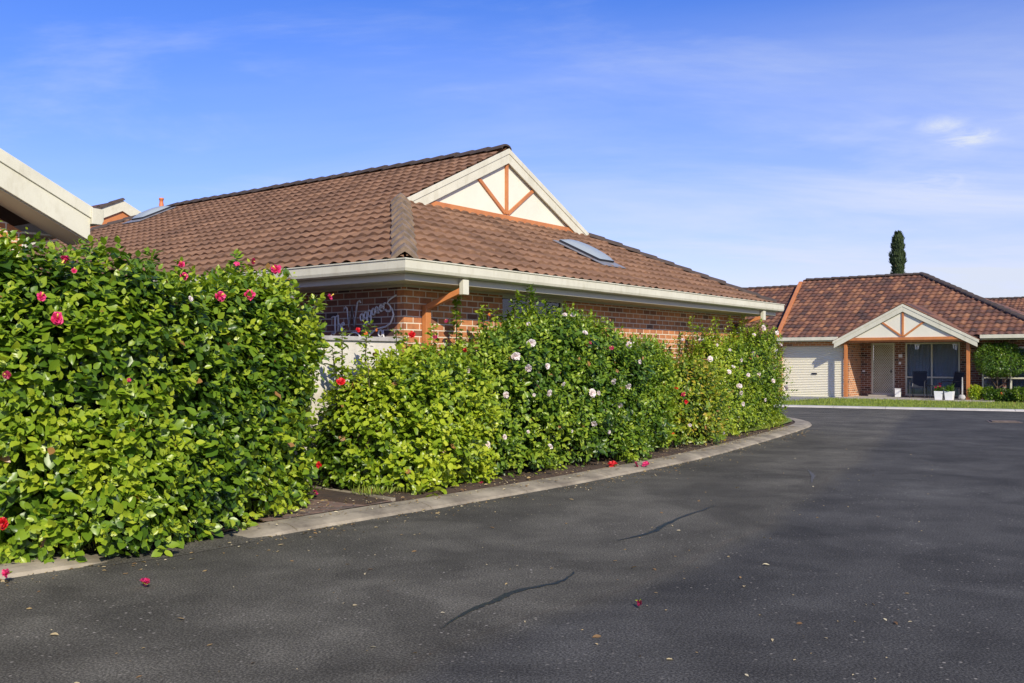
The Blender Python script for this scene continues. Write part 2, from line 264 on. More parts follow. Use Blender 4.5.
# ---------------------------------------------------------------- mesh helpers
def tag(o, label=None, cat=None, group=None, kind=None):
    if label: o['label'] = label
    if cat: o['category'] = cat
    if group: o['group'] = group
    if kind: o['kind'] = kind
    return o
def empty(name, loc=(0, 0, 0), rz=0, label=None, cat=None, group=None):
    o = bpy.data.objects.new(name, None); col.objects.link(o); o.location = loc; o.rotation_euler = (0, 0, rz); o.empty_display_size = .2
    return tag(o, label, cat, group)
def link(name, me, parent=None, m=None):
    o = bpy.data.objects.new(name, me); col.objects.link(o)
    if parent: o.parent = parent
    if m is not None and not me.materials: me.materials.append(m)
    return o
class MB:
    def __init__(s): s.v = []; s.f = []; s.uv = {}
    def add(s, vs, fs):
        b = len(s.v); s.v += [Vector(p) for p in vs]; s.f += [tuple(b+i for i in f) for f in fs]; return s
    def box(s, x0, x1, y0, y1, z0, z1):
        return s.add([(x0,y0,z0),(x1,y0,z0),(x1,y1,z0),(x0,y1,z0),(x0,y0,z1),(x1,y0,z1),(x1,y1,z1),(x0,y1,z1)],
                     [(3,2,1,0),(4,5,6,7),(0,1,5,4),(1,2,6,5),(2,3,7,6),(3,0,4,7)])
    def prism(s, pts, d):
        """closed polygon pts (3d) pushed by vector d"""
        n = len(pts); d = Vector(d); a = [Vector(p) for p in pts]
        return s.add(a+[p+d for p in a], [tuple(range(n-1, -1, -1)), tuple(range(n, 2*n))]+[(i, (i+1) % n, n+(i+1) % n, n+i) for i in range(n)])
    def bar(s, p, q, wd, h, up=(0, 0, 1)):
        p, q = Vector(p), Vector(q); d = (q-p).normalized(); up = Vector(up); sd = d.cross(up)
        if sd.length < 1e-4: sd = d.cross(Vector((0, 1, 0)))
        sd.normalize(); uu = sd.cross(d).normalized()
        vs = [c+sd*(a*wd/2)+uu*(b*h/2) for c in (p, q) for a, b in ((-1,-1),(1,-1),(1,1),(-1,1))]
        return s.add(vs, [(3,2,1,0),(4,5,6,7),(0,1,5,4),(1,2,6,5),(2,3,7,6),(3,0,4,7)])
    def tube(s, pts, r, n=6, caps=True):
        pts = [Vector(p) for p in pts]; rs = r if isinstance(r, (list, tuple)) else [r]*len(pts); b = len(s.v); side = None
        for i, p in enumerate(pts):
            d = (pts[min(i+1, len(pts)-1)]-pts[max(i-1, 0)]).normalized()
            if side is None: side = d.cross(Vector((0, 0, 1)) if abs(d.z) < .9 else Vector((1, 0, 0))).normalized()
            side = (side-d*side.dot(d)).normalized(); up = d.cross(side)
            for k in range(n):
                a = 2*math.pi*k/n; s.v.append(p+(side*math.cos(a)+up*math.sin(a))*rs[i])
        for i in range(len(pts)-1):
            for k in range(n):
                s.f.append((b+i*n+k, b+i*n+(k+1) % n, b+(i+1)*n+(k+1) % n, b+(i+1)*n+k))
        if caps: s.f.append(tuple(b+k for k in range(n))[::-1]); s.f.append(tuple(b+(len(pts)-1)*n+k for k in range(n)))
        return s
    def lathe(s, prof, c=(0, 0, 0), n=16, sq=False):
        b = len(s.v); c = Vector(c)
        for r, z in prof:
            for k in range(n):
                a = 2*math.pi*(k+.5)/n; s.v.append(c+Vector((r*math.cos(a), r*math.sin(a), z)))
        for i in range(len(prof)-1):
            for k in range(n): s.f.append((b+i*n+k, b+i*n+(k+1) % n, b+(i+1)*n+(k+1) % n, b+(i+1)*n+k))
        s.f.append(tuple(b+k for k in range(n))[::-1]); s.f.append(tuple(b+(len(prof)-1)*n+k for k in range(n)))
        return s
    def build(s, name, m, parent=None, smooth=False, bevel=0):
        me = bpy.data.meshes.new(name); me.from_pydata([tuple(v) for v in s.v], [], s.f); me.update()
        bm = bmesh.new(); bm.from_mesh(me); bmesh.ops.recalc_face_normals(bm, faces=bm.faces); uvl = bm.loops.layers.uv.new('UVMap')
        for f in bm.faces:
            n = f.normal
            for l in f.loops:
                c = l.vert.co
                l[uvl].uv = (c.x, c.y) if abs(n.z) > .7 else ((c.y, c.z) if abs(n.x) > abs(n.y) else (c.x, c.z))
            f.smooth = smooth
        bm.to_mesh(me); bm.free()
        o = link(name, me, parent, m)
        if bevel:
            md = o.modifiers.new('bevel', 'BEVEL'); md.width = bevel; md.segments = 2; md.limit_method = 'ANGLE'
        return o
U = Vector((.609, .793)).normalized(); V = Vector((-U.y, U.x))
ANG = math.atan2(U.y, U.x)
E0 = Vector((-1.286, 11.3))                    # ground point under the near eave corner of the long house
PITCH = .474; CP = math.cos(math.atan(PITCH)); SP = math.sin(math.atan(PITCH))

def tile_plane(name, parent, m, O, ex, ey, poly, pitch=PITCH, wave=.235, gauge=.32, ns=8, amp=.023, lift=.040, jit=.005, seed=1):
    """O eave point, ex along the eave, ey horizontal uphill; poly in (along, horizontal uphill), convex"""
    rg = np.random.default_rng(seed); O = Vector(O); ex = Vector(ex).normalized(); ey = Vector(ey).normalized()
    c = 1/math.sqrt(1+pitch*pitch); es = (ey*c+Vector((0, 0, 1))*pitch*c); nn = ex.cross(es)
    if nn.z < 0: nn = -nn
    polys = poly if isinstance(poly[0], list) else [poly]
    polys = [[(a, b/c) for a, b in q] for q in polys]; allp = [p for q in polys for p in q]
    s0 = min(p[0] for p in allp); s1 = max(p[0] for p in allp); t1 = max(p[1] for p in allp); t0 = min(p[1] for p in allp)
    i0 = math.floor(s0/wave); i1 = math.ceil(s1/wave); k0 = math.floor(t0/gauge); k1 = math.ceil(t1/gauge)
    S = np.arange(i0*ns, i1*ns+1)/ns*wave
    ph = np.mod(S/wave, 1.0)
    prof = amp*np.where(ph < .62, np.sin(np.pi*ph/.62), -.45*np.sin(np.pi*(ph-.62)/.38))
    rows = []
    for k in range(k0, k1): rows += [(k*gauge, lift, k), (k*gauge+.012, lift+.004, k), ((k+1)*gauge-.003, 0, k)]
    ids = np.floor(S/wave+1e-6).astype(int); J = rg.normal(0, jit, (k1-k0+1, ids.max()-ids.min()+1))
    verts = []
    Oa = np.array(O); exa = np.array(ex); esa = np.array(es); na = np.array(nn)
    for t, h, k in rows:
        j = J[k-k0][ids-ids.min()]
        dt = j*1.2 if h > 0 else 0
        verts.append(Oa+np.outer(S, exa)+np.outer(np.full(len(S), t)+dt, esa)+np.outer(prof+h+(j*.6 if h > 0 else 0), na))
    verts = np.concatenate(verts); ncol = len(S); nr = len(rows)
    ii, jj = np.meshgrid(np.arange(nr-1), np.arange(ncol-1), indexing='ij'); a = (ii*ncol+jj).ravel()
    faces = np.stack([a, a+1, a+ncol+1, a+ncol], 1)
    me = bpy.data.meshes.new(name); bmo = bmesh.new()
    for P2 in polys:
        bm = bmesh.new(); me.clear_geometry(); me.from_pydata(verts.tolist(), [], faces.tolist()); bm.from_mesh(me)
        cen = (sum(p[0] for p in P2)/len(P2), sum(p[1] for p in P2)/len(P2))
        for q in range(len(P2)):
            pa, pb = P2[q], P2[(q+1) % len(P2)]
            A = O+ex*pa[0]+es*pa[1]; B = O+ex*pb[0]+es*pb[1]; C = O+ex*cen[0]+es*cen[1]
            no = (B-A).cross(nn).normalized()
            if no.dot(C-A) > 0: no = -no
            bmesh.ops.bisect_plane(bm, geom=bm.verts[:]+bm.edges[:]+bm.faces[:], plane_co=A, plane_no=no, clear_outer=True, clear_inner=False)
        bv = [bm.verts.new(O+ex*p[0]+es*p[1]-nn*.03) for p in P2]; bm.faces.new(bv)   # backing sheet just under the tiles
        bm.to_mesh(me); bm.free(); bmo.from_mesh(me)
    bm = bmo; me.clear_geometry()
    bmesh.ops.remove_doubles(bm, verts=bm.verts, dist=.0005)
    uvl = bm.loops.layers.uv.new('UVMap')
    bmesh.ops.recalc_face_normals(bm, faces=bm.faces)
    for f in bm.faces:
        cc = f.calc_center_median()-O; us = cc.dot(ex)/wave; ut = cc.dot(es)/gauge
        iu = math.floor(us); it = math.floor(ut+.03)
        for l in f.loops:
            l[uvl].uv = (iu+.5, it+.5)
        f.smooth = True
    for e in bm.edges:
        if len(e.link_faces) == 2 and e.calc_face_angle(0) > .6: e.smooth = False
    bm.to_mesh(me); bm.free()
    return link(name, me, parent, m)

def caps(name, parent, m, p, q, r=.125, step=.40, flat=.50, seed=3, vee=False):
    """a run of overlapping ridge tiles from the low end p to the high end q"""
    rd = random.Random(seed); lf0 = .024 if vee else 0; p, q = Vector(p), Vector(q); d = (q-p); L = d.length; d.normalize(); sd = d.cross(Vector((0, 0, 1))).normalized(); up = sd.cross(d).normalized()
    mb = MB(); n = max(1, int(round(L/step))); st = L/n; K = 8
    for i in range(n):
        a = p+d*(i*st)+sd*rd.uniform(-.006, .006)+up*rd.uniform(-.005, .006); l = st+.05
        vs = []; 
        for e, (off, rr, lf) in enumerate(((0, r*1.08, .016+lf0), (.03, r*1.09, .018+lf0), (l, r*.98, .0))):
            for k in range(K+1):
                ang = math.pi*(k/K); x = math.cos(ang); z = (1-abs(math.cos(ang))**1.25)*1.05 if vee else math.sin(ang)**.85
                vs.append(a+d*off+sd*(x*rr)+up*(z*rr*flat*1.3-.045+lf))
        o = len(vs); 
        for k in range(K+1):
            ang = math.pi*(k/K); vs.append(a+sd*(math.cos(ang)*r*.95)+up*(((1-abs(math.cos(ang))**1.25)*1.05 if vee else math.sin(ang)**.85)*r*flat*1.3*.85-.06+.02))
        fs = [(e*(K+1)+k, e*(K+1)+k+1, (e+1)*(K+1)+k+1, (e+1)*(K+1)+k) for e in range(2) for k in range(K)]
        fs += [(k+1, k, o+k, o+k+1) for k in range(K)]
        mb.add(vs, fs)
    ob = mb.build(name, m, parent, smooth=False); return ob

# leaves ------------------------------------------------------------------
LT = np.array([(0,0,0),(.36,0,-.04),(.70,0,-.03),(1,0,-.12),(.16,.30,.03),(.42,.50,.05),(.74,.33,.02),(.16,-.30,.03),(.42,-.50,.05),(.74,-.33,.02)], float)
LF = [(0,1,4),(4,1,5),(1,2,6,5),(2,3,6),(0,7,1),(7,8,1),(1,8,9,2),(2,9,3)]
def leaves_mesh(name, P, D, Nn, L, W, T, m, parent=None, simple=False):
    n = len(P)
    D = D/np.linalg.norm(D, axis=1, keepdims=True); S = np.cross(Nn, D); S /= np.linalg.norm(S, axis=1, keepdims=True)+1e-9; Nn = np.cross(D, S)
    if simple:
        tv = np.array([(0,0,0),(.45,.5,.03),(1,0,-.05),(.45,-.5,.03)], float); tf = [(0,1,2),(0,2,3)][::-1]; tf = [(0,2,1),(0,3,2)]
    else: tv, tf = LT, LF
    nv = len(tv); curl = rng.uniform(.3, 1.8, n)
    co = P[:,None,:]+(tv[None,:,0]*L[:,None])[:,:,None]*D[:,None,:]+(tv[None,:,1]*W[:,None])[:,:,None]*S[:,None,:]+(tv[None,:,2]*L[:,None]*curl[:,None])[:,:,None]*Nn[:,None,:]
    co = co.reshape(-1, 3)
    lt = np.concatenate([np.array(f) for f in tf]); sizes = np.array([len(f) for f in tf])
    loops = (lt[None,:]+np.arange(n)[:,None]*nv).ravel(); tot = np.tile(sizes, n); start = np.concatenate([[0], np.cumsum(tot)[:-1]])
    me = bpy.data.meshes.new(name); me.vertices.add(len(co)); me.vertices.foreach_set('co', co.astype(np.float32).ravel())
    me.loops.add(len(loops)); me.loops.foreach_set('vertex_index', loops.astype(np.int32))
    me.polygons.add(len(tot)); me.polygons.foreach_set('loop_start', start.astype(np.int32)); me.polygons.foreach_set('loop_total', tot.astype(np.int32))
    me.polygons.foreach_set('use_smooth', np.ones(len(tot), bool))
    me.update(calc_edges=True); me.validate()
    T = np.clip(T, 0, 1)*.93; T[rng.random(n) < .006] = 1.0
    at = me.attributes.new('tint', 'FLOAT', 'POINT'); at.data.foreach_set('value', np.repeat(np.clip(T, 0, 1), nv).astype(np.float32))
    return link(name, me, parent, m)
def unit(a): return a/(np.linalg.norm(a, axis=-1, keepdims=True)+1e-9)
def lumps(seed, amp, scales=(1.6, 3.4, 7)):
    rg = np.random.default_rng(seed); W_ = []
    for sc, am in zip(scales, (1, .7, .45)):
        for _ in range(5): W_.append((unit(rg.normal(size=3))*sc, rg.uniform(0, 6.28), am/5*2))
    def f(P):
        r = 0
        for k, ph, am in W_: r = r+am*np.sin(P@k*2+ph)
        return amp*r
    return f
class Shrub:
    """superellipsoid hedge along the kerb frame: k along U from the wall corner, wv outward"""
    def __init__(s, k0, k1, wc, hd, H, n=3.0, amp=.09, seed=1, zb=-.06):
        s.args = (k0, k1); s.seed = seed; s.rg = np.random.default_rng(seed)
        fi = lambda c: (lambda k: np.interp(k, [a for a, _ in c], [b for _, b in c]))
        s.wc, s.hd, s.H = fi(wc), fi(hd), fi(H)
        A, B = 150, 200
        phi = np.linspace(-math.pi/2, math.pi/2, A); th = np.linspace(-.5*math.pi, 1.5*math.pi, B)
        PH, TH = np.meshgrid(phi, th, indexing='ij'); e = 2/n
        sg = lambda x: np.sign(x)*np.abs(x)**e
        k = (k0+k1)/2+(k1-k0)/2*sg(np.sin(PH)); g = np.abs(np.cos(PH))**e
        wv = s.wc(k)+s.hd(k)*g*sg(np.cos(TH)); H_ = s.H(k); z = zb+H_/2+(H_/2)*g**.45*sg(np.sin(TH))
        P = WK(k, wv, z)
        ctr = WK(k*.75+.25*(k0+k1)/2, s.wc(k), zb+H_/2)
        nf = lumps(seed, amp); out = unit(P-ctr); P = P+out*nf(P)[..., None]; P[..., 2] = np.maximum(P[..., 2], .03)
        s.P = P; s.out = out
        du = P[1:, :-1]-P[:-1, :-1]; dv = P[:-1, 1:]-P[:-1, :-1]; cr = np.cross(du, dv); ar = np.linalg.norm(cr, axis=-1)
        nm = unit(cr); flip = np.sign((nm*out[:-1, :-1]).sum(-1)); nm = nm*flip[..., None]
        s.area = ar; s.nm = nm; s.wt = (ar*(P[:-1, :-1, 2] > .10)*(nm[..., 2] > -.6)).ravel()
    def sample(s, n):
        idx = s.rg.choice(len(s.wt), n, p=s.wt/s.wt.sum()); i, j = np.unravel_index(idx, s.area.shape)
        a = s.rg.random((n, 1)); b = s.rg.random((n, 1)); P = s.P
        p = P[i, j]*(1-a)*(1-b)+P[i+1, j]*a*(1-b)+P[i, j+1]*(1-a)*b+P[i+1, j+1]*a*b
        return p, unit(s.nm[i, j]*.7+s.out[i, j]*.3)
    def tot(s): return s.wt.sum()
WC = E0+U*.55+V*.55
def WK(k, wv, z):
    k = np.asarray(k, float); wv = np.asarray(wv, float); z = np.asarray(z, float); k, wv, z = np.broadcast_arrays(k, wv, z)
    return np.stack([WC.x+U.x*k-V.x*wv, WC.y+U.y*k-V.y*wv, z], -1)
def pix(P): return 512+F*P[..., 0]/P[..., 1], HY-F*(P[..., 2]-CH)/P[..., 1]

def shoots(sh, n, nl, L, m, name, parent, tb=0., tr=.16, up=.55, thick=.30, wr=.62, extra=None, proud=.07, fill=True, droop=.35, tipt=.4):
    """n leafy shoots whose tips reach the shrub's surface"""
    rg = sh.rg; p, nn = sh.sample(n); upv = np.array([0, 0, 1.])
    ax = unit(nn*.75+upv*up+rg.normal(0, .28, (n, 3)))
    tip = p+nn*(rg.normal(0, proud, (n, 1)))
    ln = rg.uniform(.6, 1.2, n)*thick
    if extra is not None:
        ep, ea, el = extra; tip = np.concatenate([tip, ep]); ax = np.concatenate([ax, ea]); ln = np.concatenate([ln, el]); n = len(tip)
    shoot_t = rg.normal(0, tr, n)
    # broad lime / darker green patches of leaf colour
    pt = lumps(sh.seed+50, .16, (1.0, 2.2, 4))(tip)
    Ps, Ds, Ns, Ls, Ts = [], [], [], [], []
    ref = unit(np.cross(ax, rg.normal(size=(n, 3)))); ref2 = np.cross(ax, ref)
    for q in range(nl):
        f = q/(nl-1); cnt_mult = 1
        base = tip-ax*(ln*(1-f))[:, None]
        an = q*2.4+rg.normal(0, .4, n); rad = ref*np.cos(an)[:, None]+ref2*np.sin(an)[:, None]
        el_ = .15+.75*f**2
        D = rad*(1-el_*.6)+ax*el_+np.array([0, 0, -droop])*(1-.7*f)+rg.normal(0, .18, (n, 3))
        Nn = ax*1.0-rad*.25+upv*.35+nn_pad(nn, n)*.45+rg.normal(0, .22, (n, 3))
        l = L*rg.choice([.6, .85, 1.0, 1.25], n, p=[.2, .3, .35, .15])*rg.uniform(.8, 1.15, n)*(1-.45*f**3)
        Ps.append(base); Ds.append(D); Ns.append(Nn); Ls.append(l)
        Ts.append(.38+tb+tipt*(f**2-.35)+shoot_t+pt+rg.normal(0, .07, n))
    P = np.concatenate(Ps); D = np.concatenate(Ds); Nn = np.concatenate(Ns); Lx = np.concatenate(Ls); T = np.concatenate(Ts)
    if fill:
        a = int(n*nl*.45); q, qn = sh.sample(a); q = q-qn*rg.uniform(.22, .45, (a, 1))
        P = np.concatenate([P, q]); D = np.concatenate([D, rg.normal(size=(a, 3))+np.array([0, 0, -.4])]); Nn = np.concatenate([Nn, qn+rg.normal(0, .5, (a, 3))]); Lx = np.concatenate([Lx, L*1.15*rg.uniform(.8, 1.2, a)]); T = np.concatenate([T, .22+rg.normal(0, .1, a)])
    P[:, 2] = np.maximum(P[:, 2], .05)
    D = unit(D); Nn = Nn-D*(Nn*D).sum(1, keepdims=True)
    return leaves_mesh(name, P, D, unit(Nn), Lx, Lx*wr*rng.uniform(.85, 1.15, len(P)), T, m, parent)
def nn_pad(nn, n):
    if len(nn) == n: return nn
    return np.concatenate([nn, np.tile(np.array([[.2, -.5, .6]]), (n-len(nn), 1))])
def branches(sh, parent, n=26, r=.012, m=None, name='branches'):
    rg = sh.rg; k0, k1 = sh.args; mb = MB()
    for i in range(n):
        k = rg.uniform(k0+.2, k1-.2); kc = k+rg.normal(0, .12); w0 = sh.wc(k)+rg.normal(0, .5)*sh.hd(k)*.4
        h = sh.H(k)*rg.uniform(.6, .92); w1 = sh.wc(k)+rg.uniform(-.7, .7)*sh.hd(k); k2 = k+rg.normal(0, .25)
        k2 = min(max(k2, k0+.15), k1-.15)
        pts = []
        for q in range(6):
            f = q/5; c = WK(k*(1-f)+k2*f+rg.normal(0, .02), w0*(1-f**.8)+w1*f**.8+rg.normal(0, .02), h*f)
            pts.append(tuple(c))
        mb.tube(pts, [r*(1.25-f*.9) for f in np.linspace(0, 1, 6)], 5)
    return mb.build(name, m or TWIG, parent, smooth=True)

# flowers -------------------------------------------------------------------
def flower_mesh(name, m, r=.055, petals=5, seed=0, double=False, column=True):
    rd = random.Random(seed); mb = MB()
    layers = [(petals, 1.0, .25)] + ([(petals, .72, .75), (petals-1, .45, 1.3)] if double else [])
    for n, sc, lift in layers:
        o = rd.uniform(0, 6)
        for i in range(n):
            a = o+2*math.pi*i/n; rr = r*sc; tw = rd.uniform(-.1, .1)
            pl = rd.uniform(.82, 1.1); lift_ = lift*rd.uniform(.7, 1.5); rows = [(.08*pl, .06), (.42*pl, .34), (.78*pl, .52), (1.02*pl, .30)]; vs = []
            for q, (d, wv) in enumerate(rows):
                for k in range(5):
                    y = (k-2)/2*wv; ruf = .16*math.sin(k*2.3+q+i)*d+rd.uniform(-.05, .05); z = lift_*d*(1.1-.35*d)+ruf+tw*y+.25*abs(y)*(1 if i % 2 else -.6)
                    dd = d*(1-.12*abs(k-2)/2*d)
                    vs.append((rr*(dd*math.cos(a)-y*math.sin(a)), rr*(dd*math.sin(a)+y*math.cos(a)), rr*z))
            mb.add(vs, [(q*5+k, q*5+k+1, (q+1)*5+k+1, (q+1)*5+k) for q in range(3) for k in range(4)])
    me_o = mb.build(name, m, None, smooth=True); me = me_o.data; bpy.data.objects.remove(me_o)
    return me
FL = {'pink': flower_mesh('flower', P_PINK, seed=1, double=True), 'red': flower_mesh('flower', P_RED, seed=2, double=True), 'white': flower_mesh('flower', P_WHITE, seed=3, double=True, petals=7),
      'crimson': flower_mesh('flower', P_MAG, seed=4), 'orange': flower_mesh('flower', P_ORG, seed=5)}
FLV = {k: [FL[k]] for k in FL}
for k, m_, pt_ in (('pink', P_PINK, 5), ('red', P_RED, 5), ('white', P_WHITE, 6)):
    for q in range(3): FLV[k].append(flower_mesh('flower', m_, r=.048, seed=20+q*7+len(k), double=True, petals=pt_-(q % 2)))
_s = MB(); _s.tube([(0,0,.0),(0,.004,.03),(0,.012,.055)], [.004,.005,.009], 6); _so = _s.build('stamen', P_YEL, None, smooth=True); STM = _so.data; bpy.data.objects.remove(_so)
def put_flowers(sh, parent, items, push=.06):
    p, nn = sh.sample(26000); px, py = pix(p); view = unit(np.array([0, 0, CH])-p); facing = (nn*view).sum(1) > .05
    for (x, y, size, c) in items:
        d = np.hypot(px-x, py-y)+(~facing)*50; cand = np.argsort(d)[:6]; i = cand[np.argmin(p[cand, 1])] if d[cand[0]] < 6 else cand[0]
        pos = Vector(p[i])+Vector(nn[i])*.05
        # slide onto the wanted direction at the same distance
        if d[i] < 40: pos.x = (x-512)/F*pos.y; pos.z = CH-(y-HY)/F*pos.y
        pos = Vector((0, 0, CH))+(pos-Vector((0, 0, CH)))*(1-push/pos.length)
        n_ = Vector(unit(nn[i]*.6+view[i]*.8+rng.normal(0, .6, 3))); sc = size/F*pos.y/.105
        o = link('flower', random.choice(FLV[c]), parent); o.location = pos; o.rotation_mode = 'QUATERNION'
        o.rotation_quaternion = n_.to_track_quat('Z', 'Y'); o.scale = (sc*rng.uniform(.65, 1.1), sc*rng.uniform(.8, 1.15), sc*rng.uniform(.9, 1.7))
        if c in ('pink', 'orange', 'crimson'):
            st = link('stamen', STM, o)

# ================================================================ GROUND
def flat(name, pts, z, m, kind='structure', parent=None):
    mb = MB(); mb.add([(x, y, z) for x, y in pts], [tuple(range(len(pts)))]); o = mb.build(name, m, parent)
    if o.data.polygons[0].normal.z < 0: o.data.flip_normals()
    if kind: tag(o, kind=kind)
    return o
flat('ground', [(-900, -60), (900, -60), (900, 1500), (-900, 1500)], -.03, mat('dry_grass_ground', (.10, .13, .04), 1, noise=(.2, .4, (.08, .09, .035))))
flat('road', [(-30, -14), (40, -14), (40, 60), (-30, 60)], 0, ASPH)

def smooth_path(pts, n=6):
    out = []; P = [Vector(p) for p in pts]
    for i in range(len(P)-1):
        p0, p1, p2, p3 = P[max(i-1, 0)], P[i], P[i+1], P[min(i+2, len(P)-1)]
        for q in range(n):
            t = q/n; out.append(.5*((2*p1)+(-p0+p2)*t+(2*p0-5*p1+4*p2-p3)*t*t+(-p0+3*p1-3*p2+p3)*t**3))
    out.append(P[-1]); return out
def kerb(name, front, width, h0, m, inward=1, dip=None):
    pts = smooth_path([(x, y) for x, y in front], 8); mb = MB(); rows = []
    aug = []; acc = 0
    for i, p in enumerate(pts):
        d = (pts[min(i+1, len(pts)-1)]-pts[max(i-1, 0)]).normalized(); aug.append((p, d, 0))
        if i+1 < len(pts):
            acc += (pts[i+1]-p).length
            if acc > 1.5 and (pts[i+1]-p).length > .05:
                acc = 0
                for q, low in ((.005, 0), (.009, 1), (.020, 1), (.024, 0)): aug.append((p+d*q, d, low))
    for p, d, low in aug:
        n = Vector((-d.y, d.x))*inward
        h = h0*(dip(p) if dip else 1)*(.45 if low else 1)
        rows.append([(p.x, p.y, .0), (p.x+n.x*.02, p.y+n.y*.02, h*.45), (p.x+n.x*.10, p.y+n.y*.10, h*.85), (p.x+n.x*.16, p.y+n.y*.16, h), (p.x+n.x*width, p.y+n.y*width, h), (p.x+n.x*width, p.y+n.y*width, -.02)])
    vs = [v for r in rows for v in r]; k = 6
    mb.add(vs, [(i*k+j, (i+1)*k+j, (i+1)*k+j+1, i*k+j+1) for i in range(len(rows)-1) for j in range(k-1)])
    return mb.build(name, m, None), pts
KERB = [(-7.0, 2.0), (-5.0, 4.5), (-3.55, 6.35), (-2.75, 7.15), (-1.99, 8.06), (-1.09, 9.13), (-.67, 9.59), (.44, 10.93), (1.22, 11.95), (2.76, 14.1), (4.31, 16.7), (6.06, 19.86), (6.85, 21.5), (7.15, 22.9), (7.0, 24.3), (6.0, 25.3), (4, 26), (-8, 30)]
ko, kp = kerb('kerb', KERB, .37, .055, CONC, dip=lambda p: 1-.85*max(0, min(1, (p.x+3.15)/.25))*max(0, min(1, (-1.95-p.x)/.3))); tag(ko, kind='structure')
_cv = [(p, Vector((-d.y, d.x))) for p, d in ((kp[i], (kp[i+1]-kp[i]).normalized()) for i in range(len(kp)-1)) if -3.2 < p.x < -2.0]
mb = MB(); vs = []
for i, (p, n) in enumerate(_cv):
    f = math.sin(math.pi*i/(len(_cv)-1))**.5; wv_ = .02+.36*f+.02*math.sin(i*2.1)
    vs += [(p.x-n.x*.12*f, p.y-n.y*.12*f, .003), (p.x+n.x*.12, p.y+n.y*.12, .006+.012*1+.0), (p.x+n.x*(.12+wv_*.8), p.y+n.y*(.12+wv_*.8), .02)]
mb.add(vs, [(3*i+j, 3*i+3+j, 3*i+4+j, 3*i+1+j) for i in range(len(_cv)-1) for j in range(2)]); _a = mb.build('asphalt_crossing', ASPH); tag(_a, kind='structure')
# bed inside the kerb
bed = [(p.x, p.y) for p in kp]
inner = []
for i, p in enumerate(kp):
    d = (kp[min(i+1, len(kp)-1)]-kp[max(i-1, 0)]).normalized(); n = Vector((-d.y, d.x)); inner.append((p.x+n.x*.355, p.y+n.y*.355))
def bed_mesh():
    # strip from the kerb's back edge to under the houses, gently uneven
    mb = MB(); rows = []
    for (x, y) in inner:
        row = []
        for q in range(9):
            f = q/8; X = x+(-12-x)*(f**2.2); Y = y+(16-y)*(f**2.2)
            row.append((X, Y, .03+(.0 if -2.6 < x < -1.1 and y < 9.3 else .045)*min(1, f*8)+.016*math.sin(X*7.3+Y*3.1)*math.sin(Y*5.1)*(1 if q else 0)))
        rows.append(row)
    vs = [v for r in rows for v in r]; k = 9
    mb.add(vs, [(i*k+j, (i+1)*k+j, (i+1)*k+j+1, i*k+j+1) for i in range(len(rows)-1) for j in range(k-1)])
    o = mb.build('garden_bed_soil', SOIL); return tag(o, kind='structure')
bed_mesh()
def wk(k, wv): 
    c = WK(k, wv, 0); return (float(c[0]), float(c[1]))
# brick paved path to the fence between the first two shrubs
mb = MB(); mb.add([tuple(WK(a, b, .058)) for a, b in ((-3.4, .02), (-3.4, 1.60), (-2.5, 1.62), (-1.85, 1.64), (-1.75, .02))], [(0, 1, 2, 3, 4)]); po = mb.build('paved_path', PAVER)
if po.data.polygons[0].normal.z < 0: po.data.flip_normals()
uvl = po.data.uv_layers[0]
tag(po, kind='structure')
mb = MB(); mb.bar(tuple(WK(-1.72, .05, .05)), tuple(WK(-1.83, 1.62, .05)), .06, .07); tag(mb.build('path_edging', CONC), kind='structure')
# lawn tip inside the kerb's curve
flat('lawn', [wk(8.6, .9), wk(9.6, .88), (5.9, 20.5), (6.45, 21.6), (6.72, 22.8), (6.55, 24.0), (5.6, 24.9), (3.5, 25.4), (2.5, 24.6), wk(11.3, -.3), wk(9, -.2)], .10, LAWN)
# far side
FK = [(-2, 34.3), (5, 31.4), (8.9, 29.95), (11.8, 28.65), (15.1, 27.2), (19, 25.4), (26, 22.0)]
fo, fp = kerb('far_kerb', FK, .42, .05, CONC2); tag(fo, kind='structure')
FH = Vector((12.93, 36.4)); FX = Vector((-V.x, -V.y)); FY = U
def fw(x, y): p = FH+FX*x+FY*y; return (p.x, p.y)
finn = []
for i, p in enumerate(fp):
    d = (fp[min(i+1, len(fp)-1)]-fp[max(i-1, 0)]).normalized(); n = Vector((-d.y, d.x)); finn.append((p.x+n.x*.40, p.y+n.y*.40))
flat('front_lawn', finn+[fw(14, 3), fw(-9, 3)], .02, LAWN)
flat('driveway', [fw(-2.9, .2), fw(-3.3, -6.6), fw(-.75, -5.4), fw(-.1, .2)], .035, GREYC)
flat('garden_strip', [fw(4.55, -.15), fw(9.5, -.15), fw(9.5, 1.6), fw(4.55, 1.6)], .04, SOIL)

